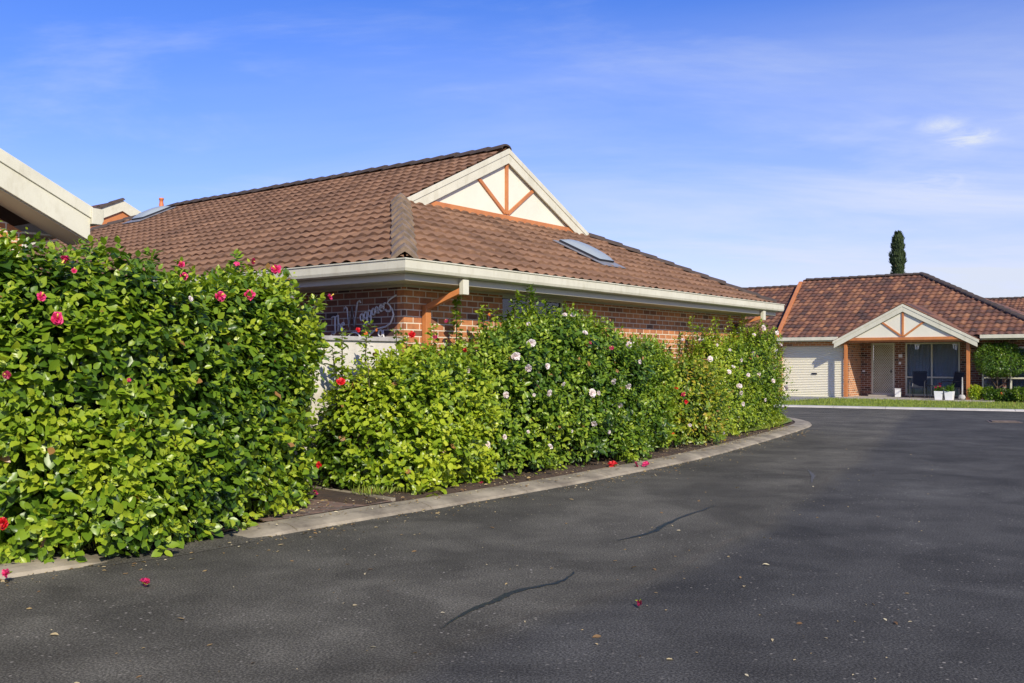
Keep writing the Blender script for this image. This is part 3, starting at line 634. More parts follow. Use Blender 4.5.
# cracks, drain, spill
def ribbon(name, pts, ws, z, m):
    mb = MB(); P = smooth_path(pts, 8); n = len(P); vs = []; rd = random.Random(len(pts))
    for i, p in enumerate(P):
        d = (P[min(i+1, n-1)]-P[max(i-1, 0)]).normalized(); s = Vector((-d.y, d.x)); wv = np.interp(i/(n-1), np.linspace(0, 1, len(ws)), ws)*rd.uniform(.75, 1.25)
        o = rd.uniform(-.008, .008); vs += [(p.x+s.x*(wv/2+o), p.y+s.y*(wv/2+o), z), (p.x-s.x*(wv/2-o), p.y-s.y*(wv/2-o), z)]
    mb.add(vs, [(2*i, 2*i+1, 2*i+3, 2*i+2) for i in range(n-1)]); o = mb.build(name, m)
    if o.data.polygons[0].normal.z < 0: o.data.flip_normals()
    return o
def gp(x, y): Y = CH*F/(y-HY); return ((x-512)/F*Y, Y)
tag(ribbon('road_crack', [gp(441, 629), gp(470, 611), gp(498, 600), gp(518, 591), gp(560, 582), gp(575, 572)], [.004, .035, .05, .05, .03, .006], .004, TAR), 'long dark filled crack in the asphalt near the middle foreground', 'crack')
tag(ribbon('road_crack', [gp(618, 541), gp(650, 533), gp(662, 527), gp(680, 518), gp(715, 506)], [.004, .05, .05, .04, .006], .004, TAR), 'faint forked crack line further up the road by the kerb', 'crack')
tag(ribbon('road_stain', [gp(808, 470), gp(813, 476), gp(811, 483)], [.01, .05, .008], .004, PAINTSPOT), 'small pale grey spill mark on the asphalt', 'stain')

dr = empty('drain_cover', (*gp(1004, 422), 0), R(-20), 'low rusty brown drain cover set in the road at the far right', 'drain cover')
mb = MB(); mb.box(-.36, .36, -.32, .32, .0, .010); mb.build('frame', IRON, dr)
mb = MB()
for i in range(9): mb.box(-.27, .27, -.24+i*.055, -.24+i*.055+.035, .012, .03)
mb.box(-.29, -.27, -.26, .26, .012, .034); mb.box(.27, .29, -.26, .26, .012, .034); mb.build('grate', IRON, dr)

# ================================================================ LONG HOUSE
EZ = 2.72-.02                                    # roof surface at the eave
H1 = empty('long_house', (E0.x, E0.y, 0), ANG, 'long brick house behind the flowering hedge, brown tiled roof with cream gable', 'house')
Wd, Ln, RG = 11.6, 19.8, 5.8; GS = 3.0
ridge_z = EZ+PITCH*RG
# walls: the near end wall has a window opening
def wall_run(mb, axis, a0, a1, c, t, z0, z1, holes=()):
    """axis 'x': runs along x at y=c..c+t.  holes (b0,b1,z0,z1)"""
    def bx(b0, b1, y0, y1):
        if b1-b0 < .001 or y1-y0 < .001: return
        if axis == 'x': mb.box(b0, b1, c, c+t, y0, y1)
        else: mb.box(c, c+t, b0, b1, y0, y1)
    cur = a0
    for (b0, b1, y0, y1) in sorted(holes):
        bx(cur, b0, z0, z1); bx(b0, b1, z0, y0); bx(b0, b1, y1, z1); cur = b1
    bx(cur, a1, z0, z1)
mb = MB(); wall_run(mb, 'x', .55, 11.05, .55, .12, 0, 2.46, [(2.60, 4.24, .95, 2.46)]); mb.build('end_wall', BRICK, H1)
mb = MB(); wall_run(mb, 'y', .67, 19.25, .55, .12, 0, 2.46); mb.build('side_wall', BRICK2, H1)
mb = MB(); mb.box(11.05, 11.17, .55, 19.25, 0, 2.46); mb.box(.67, 11.05, 19.13, 19.25, 0, 2.46); mb.build('rear_wall', BRICK, H1)
# window in the end wall
wf = MB(); 
for a in (2.60, 3.40, 4.19): wf.box(a, a+.05, .60, .65, .95, 2.46)
for z in (.95, 2.41): wf.box(2.65, 3.40, .602, .648, z, z+.05); wf.box(3.45, 4.19, .602, .648, z, z+.05)
wo_ = wf.build('window', CREAM, H1, bevel=.004)
mb = MB(); mb.box(2.65, 4.19, .622, .628, 1.0, 2.41); mb.build('pane', GLASS, wo_)
mb = MB(); mb.box(2.62, 4.22, .70, .71, .96, 2.455); mb.build('blind', BLIND, wo_)
mb = MB(); mb.box(2.58, 4.26, .53, .60, .90, .948); mb.build('sill', BRICK, wo_)
# roof
L_ = (0, 0, EZ)
tile_plane('side_roof_tiles', H1, TILE, L_, (0, 1, 0), (1, 0, 0), [[(0, 0), (GS, GS), (Ln-GS, GS), (Ln, 0)], [(GS-.06, GS), (GS-.06, RG), (14.0, RG), (Ln-GS, GS)]], seed=2)
tile_plane('end_roof_tiles', H1, TILE, L_, (1, 0, 0), (0, 1, 0), [(0, 0), (Wd, 0), (Wd-GS, GS), (GS, GS)], seed=3)
mb = MB(); mb.prism([(Wd, 0, EZ-.02), (Wd-GS, GS, EZ+GS*PITCH-.02), (Wd-RG, GS-.06, ridge_z-.02), (RG, 14.0, ridge_z-.02), (Wd, Ln, EZ-.02)], (0, 0, .02)); mb.build('far_side_roof', TILE, H1)
mb = MB(); mb.prism([(0, Ln, EZ-.02), (Wd, Ln, EZ-.02), (RG, 14.0, ridge_z-.02)], (0, 0, .02)); mb.build('rear_roof', TILE, H1)
caps('hip_tiles', H1, CAP, (.01, .01, EZ+.03), (GS-.05, GS-.05, EZ+.05+(GS-.05)*PITCH), r=.155, step=.42, flat=.66, vee=True)
caps('hip_tiles', H1, CAPD, (Wd-.05, .05, EZ+.05), (Wd-GS, GS, EZ+.05+GS*PITCH), r=.14, step=.40)
caps('hip_tiles', H1, CAPD, (.05, Ln-.05, EZ+.05), (RG, 14.0, ridge_z+.04), r=.14, step=.40)
caps('ridge_tiles', H1, CAPD, (RG, GS-.05, ridge_z+.045), (RG, 14.0, ridge_z+.045), r=.14, step=.40)
# dutch gable
gy = GS-.02; gz = EZ+GS*PITCH; hw = RG-GS
def gable(parent, cx, y, zb, hw, rise, wb=.30, over=.30, nm=True, postw=.07, sun=True, mat_panel=None, beam=True, bargeoff=.0):
    """decorated gable facing -y: panel, base beam, three spokes, barge boards"""
    pt = PITCH if rise is None else rise/hw; ap = zb+pt*hw
    mb = MB(); mb.prism([(cx-hw+.05, y, zb), (cx+hw-.05, y, zb), (cx, y, ap-.03)], (0, .03, 0)); mb.build('gable_panel', mat_panel or PANEL, parent)
    if beam:
        mb = MB(); mb.box(cx-hw+.16, cx+hw-.16, y-.045, y-.002, zb-.01, zb+.10); mb.build('gable_beam', ORANGE, parent, bevel=.004)
        mb = MB(); mb.bar((cx, y-.022, zb+.122), (cx, y-.022, ap-wb*1.05), postw, .036, up=(0, 1, 0)); mb.build('king_post', ORANGE, parent, bevel=.004)
        for sgn in (-1, 1):
            # spoke at about 52 degrees
            L = hw*.30; x1 = cx+sgn*L; z1 = ap-pt*L-wb*1.02
            mb = MB(); mb.bar((cx+sgn*.05, y-.019, zb+.14), (x1, y-.019, z1), postw*.9, .030, up=(0, 1, 0)); mb.build('spoke', ORANGE, parent, bevel=.004)
    for sgn in (-1, 1):
        o = over; c = 1/math.sqrt(1+pt*pt); xe = cx+sgn*hw; 
        mb = MB(); yb = y-o if bargeoff == 0 else y-bargeoff
        # face board, and a proud cap strip along its top
        a = Vector((cx, yb, ap-.01)); b_ = Vector((xe+sgn*.05, yb, zb-.01-pt*.05))
        mb.prism([a, b_, b_-Vector((0, 0, wb)), a-Vector((0, 0, wb*1.0))], (0, .03, 0)); mb.build('barge_board', CREAM, parent, bevel=.004)
        mb = MB(); a2 = a+Vector((0, -.014, .035)); b2 = b_+Vector((sgn*.05, -.014, .035-pt*.05))
        mb.prism([a2, b2, b2-Vector((0, 0, .10)), a2-Vector((0, 0, .10))], (0, .03, 0)); mb.build('barge_cap', CREAM, parent, bevel=.004)
        # underside between the board and the panel
        mb = MB(); mb.prism([a+Vector((0, .03, -.06)), b_+Vector((0, .03, -.06)), b_+Vector((0, y-yb, -.06)), a+Vector((0, y-yb, -.06))], (0, 0, .02)); mb.build('verge_soffit', SOFF, parent)
gable(H1, RG, gy, gz, hw, PITCH*hw, wb=.24, bargeoff=.075, postw=.075)
# eaves: gutter, fascia, soffit
def eave(parent, p, q, outn, zt, gh=.13, gw=.115, wallgap=.55, name='gutter', ends=(0, 0)):
    """p->q along the eave, outn outward unit"""
    p, q, n = Vector((*p, 0)), Vector((*q, 0)), Vector((*outn, 0)); d = (q-p).normalized(); p = p-d*ends[0]; q = q+d*ends[1]
    prof = [(-.004, 0), (gw*.55, 0), (gw*.9, .02), (gw, .05), (gw, gh-.02), (gw+.012, gh-.012), (gw+.012, gh), (gw-.004, gh), (gw-.004, gh-.03), (-.004, gh-.03)]
    mb = MB()
    def mitre(e, s): return e  # plain ends
    A = [p+n*a+Vector((0, 0, zt-gh+b)) for a, b in prof]; mb.prism(A, q-p); g = mb.build(name, CREAM, parent)
    return g
zt = EZ+.015
def ring_gutter(parent, x0, x1, y0, y1, zt, m, gh=.135, gw=.115, name='gutter'):
    """mitred gutter round a rectangle"""
    prof = [(-.004, 0), (gw*.6, 0), (gw*.9, .015), (gw, .05), (gw, gh-.022), (gw+.013, gh-.014), (gw+.013, gh), (gw-.006, gh), (gw-.006, gh-.03), (-.004, gh-.03)]
    mb = MB(); k = len(prof); vs = []
    for (cx, cy, sx, sy) in ((x0, y0, -1, -1), (x1, y0, 1, -1), (x1, y1, 1, 1), (x0, y1, -1, 1)):
        for a, b in prof: vs.append((cx+sx*a, cy+sy*a, zt-gh+b))
    mb.add(vs, [(c*k+j, ((c+1) % 4)*k+j, ((c+1) % 4)*k+(j+1) % k, c*k+(j+1) % k) for c in range(4) for j in range(k)])
    return mb.build(name, m, parent)
ring_gutter(H1, 0, Wd, 0, Ln, zt, CREAM, gh=.165)
mb = MB(); a, b = .02, .05
mb.box(a, Wd-a, a, b, EZ-.235, EZ-.02); mb.box(a, b, b, Ln-a, EZ-.235, EZ-.02); mb.box(Wd-b, Wd-a, b, Ln-a, EZ-.235, EZ-.02); mb.build('fascia', SOFF, H1)
mb = MB(); mb.box(b, Wd-b, b, .66, EZ-.235, EZ-.225); mb.box(b, .66, .66, Ln-b, EZ-.235, EZ-.225); mb.box(Wd-.66, Wd-b, .66, Ln-b, EZ-.235, EZ-.225); mb.box(.66, Wd-.66, Ln-.66, Ln-b, EZ-.235, EZ-.225); mb.build('soffit', SOFF, H1)
# inner shadow-line mould under the gutter
mb = MB(); mb.box(.52, Wd-.52, .52, .548, 2.44, EZ-.236); mb.box(.52, .548, .55, Ln-.5, 2.44, EZ-.236); mb.build('frieze_board', SOFF, H1)
mb = MB(); mb.box(2.62, 4.22, .56, .66, 2.461, 2.475); mb.build('window_head', CREAM, H1)
# downpipes
def downpipe(parent, x, wx, wy, zs, zlow=2.05):
    mb = MB(); mb.box(x-.055, x+.055, -.075, .0, EZ-.36, EZ-.168); o = mb.build('gutter_outlet', CREAM, parent, bevel=.006)
    mb = MB(); mb.bar((x, -.01, EZ-.30), (wx, wy-.02, zlow+.30), .09, .07); mb.box(wx-.05, wx+.05, wy-.075, wy+.0, .05, zlow+.34); mb.build('downpipe', ORANGE, parent, bevel=.006)
downpipe(H1, 1.05, .92, .535, 0, 1.88)
downpipe(H1, 10.75, 10.60, .535, 0, 1.95)
mb = MB(); rd = random.Random(4)
for i in range(5):
    c = Vector((10.60+rd.uniform(-.06, .06), .47, 2.25-i*.045)); mb.tube([c+Vector((math.cos(t)*.10, math.sin(t)*.05, rd.uniform(-.02, .02))) for t in np.linspace(0, 6.28, 9)], .016, 5)
tag(mb.build('cable_coil', DARK, None), 'black coil of hose hung on the brick wall at the far eave corner', 'hose').matrix_world = H1.matrix_world
_o = bpy.data.objects['cable_coil']; _o.location = H1.location; _o.rotation_euler = H1.rotation_euler

# skylights (domes) and vent pipe: parts of the roof
def skylight(parent, fx, fy, along, upd, ln, wdt):
    """centre on the roof plane; upd horizontal uphill unit; ln along the slope"""
    al = Vector(along); ud = Vector(upd); es = (ud+Vector((0, 0, PITCH))).normalized(); nn = al.cross(es); nn = nn if nn.z > 0 else -nn
    z = EZ+PITCH*(fx*ud.x+fy*ud.y) ; O = Vector((fx, fy, z))+nn*.05
    def q(a, b, c): return O+al*a+es*b+nn*c
    mb = MB(); hw_, hl = wdt/2, ln/2
    mb.add([q(-hw_-.12, -hl-.22, .0), q(hw_+.12, -hl-.22, .0), q(hw_+.12, hl+.06, .0), q(-hw_-.12, hl+.06, .0), q(-hw_-.12, -hl-.22, .012), q(hw_+.12, -hl-.22, .012), q(hw_+.12, hl+.06, .012), q(-hw_-.12, hl+.06, .012)],
           [(3,2,1,0),(4,5,6,7),(0,1,5,4),(1,2,6,5),(2,3,7,6),(3,0,4,7)])
    s = mb.build('skylight', LEAD, parent)
    mb = MB(); vs = [q(a*hw_, b*hl, c) for c in (.013, .055) for a, b in ((-1,-1),(1,-1),(1,1),(-1,1))]; mb.add(vs, [(3,2,1,0),(4,5,6,7),(0,1,5,4),(1,2,6,5),(2,3,7,6),(3,0,4,7)]); mb.build('kerb_frame', DARK, s)
    mb = MB(); n = 10; vs = []
    for i in range(n+1):
        for j in range(n+1):
            a = -1+2*i/n; b2 = -1+2*j/n; h = .09*((1-a**2)*(1-b2**2))**.5; vs.append(q(a*hw_*1.03, b2*hl*1.03, .055+h))
    mb.add(vs, [(i*(n+1)+j, (i+1)*(n+1)+j, (i+1)*(n+1)+j+1, i*(n+1)+j+1) for i in range(n) for j in range(n)]); mb.build('dome', DOME, s, smooth=True)
skylight(H1, 6.25, 1.50, (1, 0, 0), (0, 1, 0), .95, .5)
skylight(H1, 5.12, 13.75, (0, 1, 0), (1, 0, 0), .85, .52)
mb = MB(); mb.lathe([(.09, -.25), (.09, .0), (.06, .02), (.06, .14), (.05, .16), (.05, .24), (.065, .25), (.06, .29), (.01, .30)], (5.55, 14.05, ridge_z-.06), 12); mb.build('vent_pipe', RED_T, H1, smooth=True)

# wrought wire name sign on the side wall
def stroke(mb, pts, r=.0115):
    mb.tube([Vector((0, p[0], p[1])) for p in pts], r, 5)
def arc(cx, cz, rx, rz, a0, a1, n=10): return [(cx+rx*math.cos(R(a0+(a1-a0)*i/n)), cz+rz*math.sin(R(a0+(a1-a0)*i/n))) for i in range(n+1)]
sg = MB()
# (u, v) writing plane: u to the right of the reader, v up. text "The Waggoners" climbing to the right, an arched wagon beneath
def W_(pts, ox, oz, sx=1, sz=1):
    out = []
    for a, b in pts:
        u = ox+a*sx; v = oz+b*sz; out.append((u, v))
    stroke(sg, out)
SL = .30
def glyph(ch, x, h=.085):
    z = SL*x
    if ch == 'T': W_([(-.045, .19), (-.02, .205), (.02, .20), (.075, .215)], x, z); W_([(.02, .20), (.018, .10), (.022, .0), (.0, -.02), (-.02, .0)], x, z); return .075
    if ch == 'h': W_([(.0, .20), (.004, .1), (.0, .0)], x, z); W_([(.0, .06), (.02, .09), (.042, .08), (.045, .0), (.06, .005)], x, z); return .07
    if ch == 'e': W_([(.0, .045), (.045, .055)]+arc(.023, .042, .023, .04, 20, 310), x, z); return .065
    if ch == 'W': W_([(-.05, .22), (-.02, .25), (.0, .23), (.035, .0), (.09, .24), (.13, .0), (.19, .30), (.225, .32), (.24, .29)], x, z); return .235
    if ch == 'a': W_(arc(.028, .04, .028, .04, 40, 330), x, z); W_([(.055, .08), (.055, .0), (.07, .01)], x, z); return .07
    if ch == 'g': W_(arc(.026, .042, .026, .038, 40, 330), x, z); W_([(.052, .08), (.052, -.05), (.03, -.085), (.0, -.06)], x, z); return .068
    if ch == 'o': W_(arc(.026, .042, .026, .04, 90, 450), x, z); W_([(.05, .06), (.066, .06)], x, z); return .066
    if ch == 'n': W_([(.0, .08), (.004, .0)], x, z); W_([(.004, .055), (.02, .082), (.04, .07), (.044, .0), (.06, .01)], x, z); return .068
    if ch == 'r': W_([(.0, .08), (.004, .0)], x, z); W_([(.004, .05), (.02, .082), (.042, .078)], x, z); return .055
    if ch == 's': W_([(.16, .15), (.08, .12), (.03, .09), (.01, .06), (.05, .035), (.07, .0), (.05, -.04), (.0, -.035), (-.02, -.01)], x, z); return .1
x = 0.0
for ch in 'The': x += glyph(ch, x)
x += .03
for ch in 'Waggoners': x += glyph(ch, x)
TL = x
stroke(sg, [(-.12, -.07), (-.05, -.03), (.02, -.08), (.06, -.16), (.0, -.20), (-.05, -.15), (.02, -.09), (.10, -.06), (.16, -.02)])
stroke(sg, arc(.37, -.16, .14, .16, 200, -10, 14)); stroke(sg, [(.23, -.20), (.24, -.33), (.26, -.40)]); stroke(sg, [(.51, -.19), (.52, -.30), (.50, -.38)])
stroke(sg, [(.51, -.12), (.58, -.10), (.66, -.02), (.78, .04), (.92, .06), (1.0, .10), (1.05, .20), (1.02, .28)]); stroke(sg, [(.53, -.15), (.64, -.13), (.72, -.16), (.80, -.14)])
stroke(sg, arc(.83, -.02, .035, .04, 0, 360, 12)); stroke(sg, [(.87, .02), (.88, -.06), (.90, -.08)])
so_ = sg.build('wire_name_sign', WIRE, None, smooth=True)
tag(so_, 'white wrought wire lettering reading The Waggoners on the dark brick wall', 'wall sign')

# ================================================================ FENCE along the boundary
fe = empty('boundary_fence', (WC.x, WC.y, 0), ANG, 'pale rendered fence with flat grey capping between the two tall hibiscus shrubs', 'fence')
mb = MB(); mb.box(-9.5, -.12, -.06, .04, .16, 1.73); mb.build('panel', FENCE, fe)
mb = MB(); mb.box(-9.5, -.10, -.09, .075, 1.732, 1.785); mb.build('capping', CAPM, fe, bevel=.006)
mb = MB(); mb.box(-9.5, -.12, -.05, .09, -.02, .13); mb.build('plinth', STONE, fe, bevel=.008)
for a in (-9.3, -6.9, -4.5, -2.1, -.2):
    mb = MB(); mb.box(a-.05, a+.05, .041, .085, .132, 1.731); mb.build('post', FENCE, fe, bevel=.004)

# sign position: side wall outer face at local x=.55; reader's right is -y
so_.parent = None
import mathutils
def place_sign():
    # writing axis u -> from far (left) to near corner (right): -y local
    # map local tube plane (0, u, v) : u -> -V, v -> +Z
    ang = math.atan2(-V.x*-1, V.y) if False else 0
    M = Matrix(((U.x, -V.x, 0, 0), (U.y, -V.y, 0, 0), (0, 0, 1, 0), (0, 0, 0, 1)))
    base = E0+U*(.55-.02)+V*(.55+1.30)
    # left-handed mapping: bake the vertices instead of storing a mirrored matrix
    for v in so_.data.vertices:
        p = M @ (v.co*1.08); v.co = p
    so_.data.flip_normals(); so_.data.update()
    so_.location = (base.x, base.y, 1.87)
place_sign()

# ================================================================ NEAR LEFT HOUSE (only its roof edge shows)
QZ = 2.97; Q = Vector((-4.20, 9.35))
H2 = empty('garage_house', (Q.x, Q.y, 0), ANG, 'brick building at the far left whose cream barge board slopes down over the hibiscus', 'house')
hw2 = 4.2; pt2 = .485; ap2 = QZ+pt2*hw2
mb = MB()
mb.prism([(.02, 0, QZ), (-hw2, 0, ap2), (-2*hw2-.02, 0, QZ), (-2*hw2-.02, 0, QZ-.03), (-hw2, 0, ap2-.03), (.02, 0, QZ-.03)], (0, 7, 0)); mb.build('roof', TILE, H2)
mb = MB(); mb.prism([(.02, -.03, QZ+.05), (-hw2, -.03, ap2+.06), (-hw2, -.03, ap2-.07), (.02, -.03, QZ-.07)], (0, .045, 0)); mb.build('barge_cap', CREAM, H2, bevel=.005)
mb = MB(); mb.prism([(-.0, -.012, QZ-.04), (-hw2, -.012, ap2-.04), (-hw2, -.012, ap2-.29), (-.0, -.012, QZ-.29)], (0, .03, 0)); mb.build('barge_board', CREAM, H2, bevel=.005)
mb = MB(); mb.prism([(-.0, .02, QZ-.30), (-hw2, .02, ap2-.30), (-hw2, .42, ap2-.30), (-.0, .42, QZ-.30)], (0, 0, .02)); mb.build('verge_soffit', SOFF, H2)
mb = MB(); mb.prism([(-.45, .42, QZ-.98), (-.45, .42, QZ-.50), (-hw2, .42, ap2-.34), (-hw2, .42, ap2-.80)], (0, .03, 0)); mb.build('frieze_board', CREAM, H2)
mb = MB(); mb.box(-2*hw2+.45, -.45, .455, .57, 0, QZ-.2); mb.prism([(-.45, .455, QZ-.2), (-hw2, .455, ap2-.4), (-2*hw2+.45, .455, QZ-.2)], (0, .11, 0)); mb.box(-.57, -.45, .57, 6.8, 0, QZ-.2); mb.build('wall', BRICK, H2)
mb = MB(); mb.prism([(.0, -.05, QZ-.12), (.10, -.05, QZ-.12), (.12, -.05, QZ-.08), (.12, -.05, QZ+.035), (.0, -.05, QZ+.04)], (0, 7, 0)); mb.build('gutter', CREAM, H2, bevel=.005)
mb = MB(); mb.box(-.03, .0, .0, 7, QZ-.2, QZ-.01); mb.box(-.45, -.03, .45, 7, QZ-.22, QZ-.20); mb.build('soffit', SOFF, H2)

# gable of the house behind
H3 = empty('rear_gable_house', (-12.03, 29.0, 0), ANG, 'house behind the long roof, small cream gable with orange infill peeking above the tiles', 'house')
hw3 = 4.0; ap3 = 1.5+160*29/F; ez3 = ap3-.485*hw3
mb = MB(); mb.prism([(0, 0, ap3), (hw3, 0, ez3), (hw3, 0, ez3-.05), (0, 0, ap3-.05), (-hw3, 0, ez3-.05), (-hw3, 0, ez3)], (0, 2.2, 0)); mb.build('roof', TILE2, H3)
mb = MB(); mb.prism([(0, -.03, ap3), (hw3+.05, -.03, ez3), (hw3+.05, -.03, ez3-.34), (0, -.03, ap3-.34), (-hw3-.05, -.03, ez3-.34), (-hw3-.05, -.03, ez3)], (0, .06, 0)); mb.build('barge_board', CREAM, H3)
caps('verge_tiles', H3, CAPD, (-hw3, .05, ez3+.03), (0, .05, ap3+.03), r=.12)
mb = MB(); mb.prism([(0, .04, ap3-.1), (hw3-.2, .04, ez3-.0), (hw3-.2, .04, 0), (-hw3+.2, .04, 0), (-hw3+.2, .04, ez3-.0)], (0, .1, 0)); mb.build('wall', ORANGE, H3)

# ================================================================ FAR HOUSE
H4 = empty('porch_house', (FH.x, FH.y, 0), math.atan2(FX.y, FX.x), 'single storey house across the road with gabled porch, roller door and mottled tile roof', 'house')
FE = 2.37
ey0 = 0.0; RD = 5.87
# eave y=ey0, ridge at y=RD ; left edge slants
rz4 = FE+PITCH*(RD-ey0)
dl = RD-ey0
tile_plane('roof_tiles', H4, TILE2, (0, ey0, FE), (1, 0, 0), (0, 1, 0), [(-2.75, 0), (7.19, 0), (1.32, dl), (-3.86, dl)], wave=.24, gauge=.34, seed=5, jit=.006, lift=.04)
tile_plane('lower_roof_tiles', H4, TILE2, (-14, ey0-.1, FE-.28), (1, 0, 0), (0, 1, 0), [(0, 0), (11.25, 0), (10.35, dl+.05), (0, dl+.05)], wave=.24, gauge=.34, seed=6, lift=.04)
mb = MB(); mb.prism([(7.19, ey0, FE-.02), (7.2, 2*RD-ey0, FE-.02), (1.32, RD, rz4-.02)], (0, 0, .02)); mb.prism([(-3.86, RD, rz4-.02), (1.32, RD, rz4-.02), (7.2, 2*RD-ey0, FE-.02), (-3.86, 2*RD-ey0, FE-.02)], (0, 0, .02)); mb.prism([(-14, RD-.05, rz4-.3), (-3.7, RD-.05, rz4-.3), (-3.7, 2*RD, FE-.2), (-14, 2*RD, FE-.2)], (0, 0, .02)); mb.build('rear_roof', TILE2, H4)
caps('ridge_tiles', H4, CAPD, (-3.7, RD, rz4+.05), (1.36, RD, rz4+.05), r=.13)
caps('ridge_tiles', H4, CAPD, (-14, RD-.02, rz4-.22), (-3.72, RD-.02, rz4-.22), r=.13)
caps('hip_tiles', H4, CAPD, (7.15, ey0+.05, FE+.06), (1.32, RD, rz4+.06), r=.15)
mb = MB(); mb.bar((-2.78, ey0, FE+.06), (-3.86, RD-.3, rz4-.09), .16, .10); mb.build('verge_trim', ORANGE, H4, bevel=.01)
# gutters
mb = MB(); mb.prism([(-2.75, ey0-.11, FE-.10), (-2.75, ey0-.11, FE+.03), (-2.75, ey0, FE+.03), (-2.75, ey0, FE-.10)], (2.45, 0, 0)); mb.build('gutter', CREAM, H4, bevel=.005); mb = MB(); mb.prism([(4.75, ey0-.11, FE-.10), (4.75, ey0-.11, FE+.03), (4.75, ey0, FE+.03), (4.75, ey0, FE-.10)], (2.5, 0, 0)); mb.build('gutter', CREAM, H4, bevel=.005)
mb = MB(); mb.box(-14, -2.8, ey0-.22, ey0-.1, FE-.40, FE-.27); mb.build('lower_gutter', CREAM, H4)
mb = MB(); mb.box(-2.75, -.30, ey0+.02, .54, FE-.15, FE-.12); mb.box(4.6, 7.2, ey0+.02, 1.0, FE-.15, FE-.12); mb.box(-.05, 4.5, 0.12, 1.7, 2.28, 2.30); mb.build('soffit', SOFF, H4)
# walls
mb = MB()
wall_run(mb, 'x', -2.9, -.14, .42, .12, 0, FE-.15, [(-2.72, -.24, 0, 2.06)]); mb.build('garage_wall', BRICK, H4)
mb = MB(); mb.box(-14, -2.9, -.05, .07, 0, FE-.4); mb.build('neighbour_wall', BRICK, H4)
mb = MB(); mb.box(-.14, -.02, .42, 1.9, 0, FE-.1); mb.build('porch_side_wall', BRICK, H4)
def ftx(px, d):
    q = (px-512)/F; X0 = FH.x+FY.x*d; Z0 = FH.y+FY.y*d
    return (q*Z0-X0)/(FX.x-q*FX.y)
def fz(px, py, d):
    t = ftx(px, d); Y = FH.y+FY.y*d+FX.y*t; return CH-(py-HY)/F*Y
D = 1.9
dx0, dx1 = ftx(871.5, D), ftx(894.5, D); wx0, wx1 = ftx(905.5, D), ftx(960, D)
dz1 = fz(883, 343, D); wz1 = dz1; wz0 = fz(930, 396, D)
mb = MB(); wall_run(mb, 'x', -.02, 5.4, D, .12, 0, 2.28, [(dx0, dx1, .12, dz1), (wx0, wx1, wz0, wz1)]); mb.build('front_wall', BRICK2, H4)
rx0 = ftx(982, 1.0); rw0, rw1 = fz(1000, 394, 1.0), fz(1000, 347, 1.0)
mb = MB(); wall_run(mb, 'x', 5.4, 9.0, 1.0, .12, 0, FE-.15, [(rx0, rx0+2.1, rw0, rw1)]); mb.box(5.28, 5.4, 1.0, 1.7, 0, FE-.15); mb.build('bay_wall', BRICK2, H4)
# garage door
mb = MB(); nr = 30; vs = []
z0g, z1g = .04, 2.06
rows = []
for i in range(nr*4+1):
    f = i/(nr*4); ph = (i % 4); yy = {0: .505, 1: .480, 2: .480, 3: .505}[ph]; rows.append((yy, z0g+(z1g-z0g)*f))
for yy, z in rows: vs += [(-2.72, yy, z), (-.24, yy, z)]
mb.add(vs, [(2*i, 2*i+1, 2*i+3, 2*i+2) for i in range(len(rows)-1)]); gd = mb.build('roller_door', mat('roller_door_paint', (.80, .76, .60), .5), H4)
mb = MB(); mb.box(-1.52, -1.30, .462, .479, .92, .98); mb.build('handle', DARK, gd)
mb = MB(); mb.box(-2.72, -.24, .46, .51, .0, .06); mb.build('bottom_rail', CREAM, gd)
# front security door
fd = MB(); t_ = .07
fd.box(dx0, dx0+t_, D-.02, D+.03, .12, dz1); fd.box(dx1-t_, dx1, D-.02, D+.03, .12, dz1); fd.box(dx0+t_, dx1-t_, D-.018, D+.028, dz1-t_, dz1); fd.box(dx0+t_, dx1-t_, D-.018, D+.028, .12, .12+t_)
fdo = fd.build('front_door', CREAM, H4, bevel=.004)
mb = MB(); a0, a1, b0, b1 = dx0+t_, dx1-t_, .12+t_, dz1-t_; st = .085
import itertools
def clipline(x0, z0, sx):
    # 45 degree strip through the panel
    pts = []
    for tt in np.linspace(-3, 3, 241):
        x_ = x0+tt*sx; z_ = z0+tt*1.25
        if a0 <= x_ <= a1 and b0 <= z_ <= b1: pts.append((x_, z_))
    return (pts[0], pts[-1]) if len(pts) > 1 else None
for i in range(-24, 40):
    for sx, yo in ((1, 0), (-1, .004)):
        c = clipline(a0+i*st, b0 if True else 0, sx*1.0)
        if c: mb.bar((c[0][0], D+yo, c[0][1]), (c[1][0], D+yo, c[1][1]), .004, .02, up=(0, 1, 0) if False else (0, 0, 1))
mb.build('lattice', CREAM, fdo)
mb = MB(); mb.box(dx0+t_, dx1-t_, D+.06, D+.09, .12, dz1-.02); mb.build('door_leaf', mat('inner_door', (.22, .19, .10), .6), fdo)
mb = MB(); mb.box(dx1-.14, dx1-.10, D-.05, D-.02, 1.0, 1.12); mb.build('handle', DARK, fdo)
mb = MB(); mb.box(dx0-.05, dx1+.05, D-.3, D-.001, .06, .12); mb.build('doorstep', STONE, H4, bevel=.01)
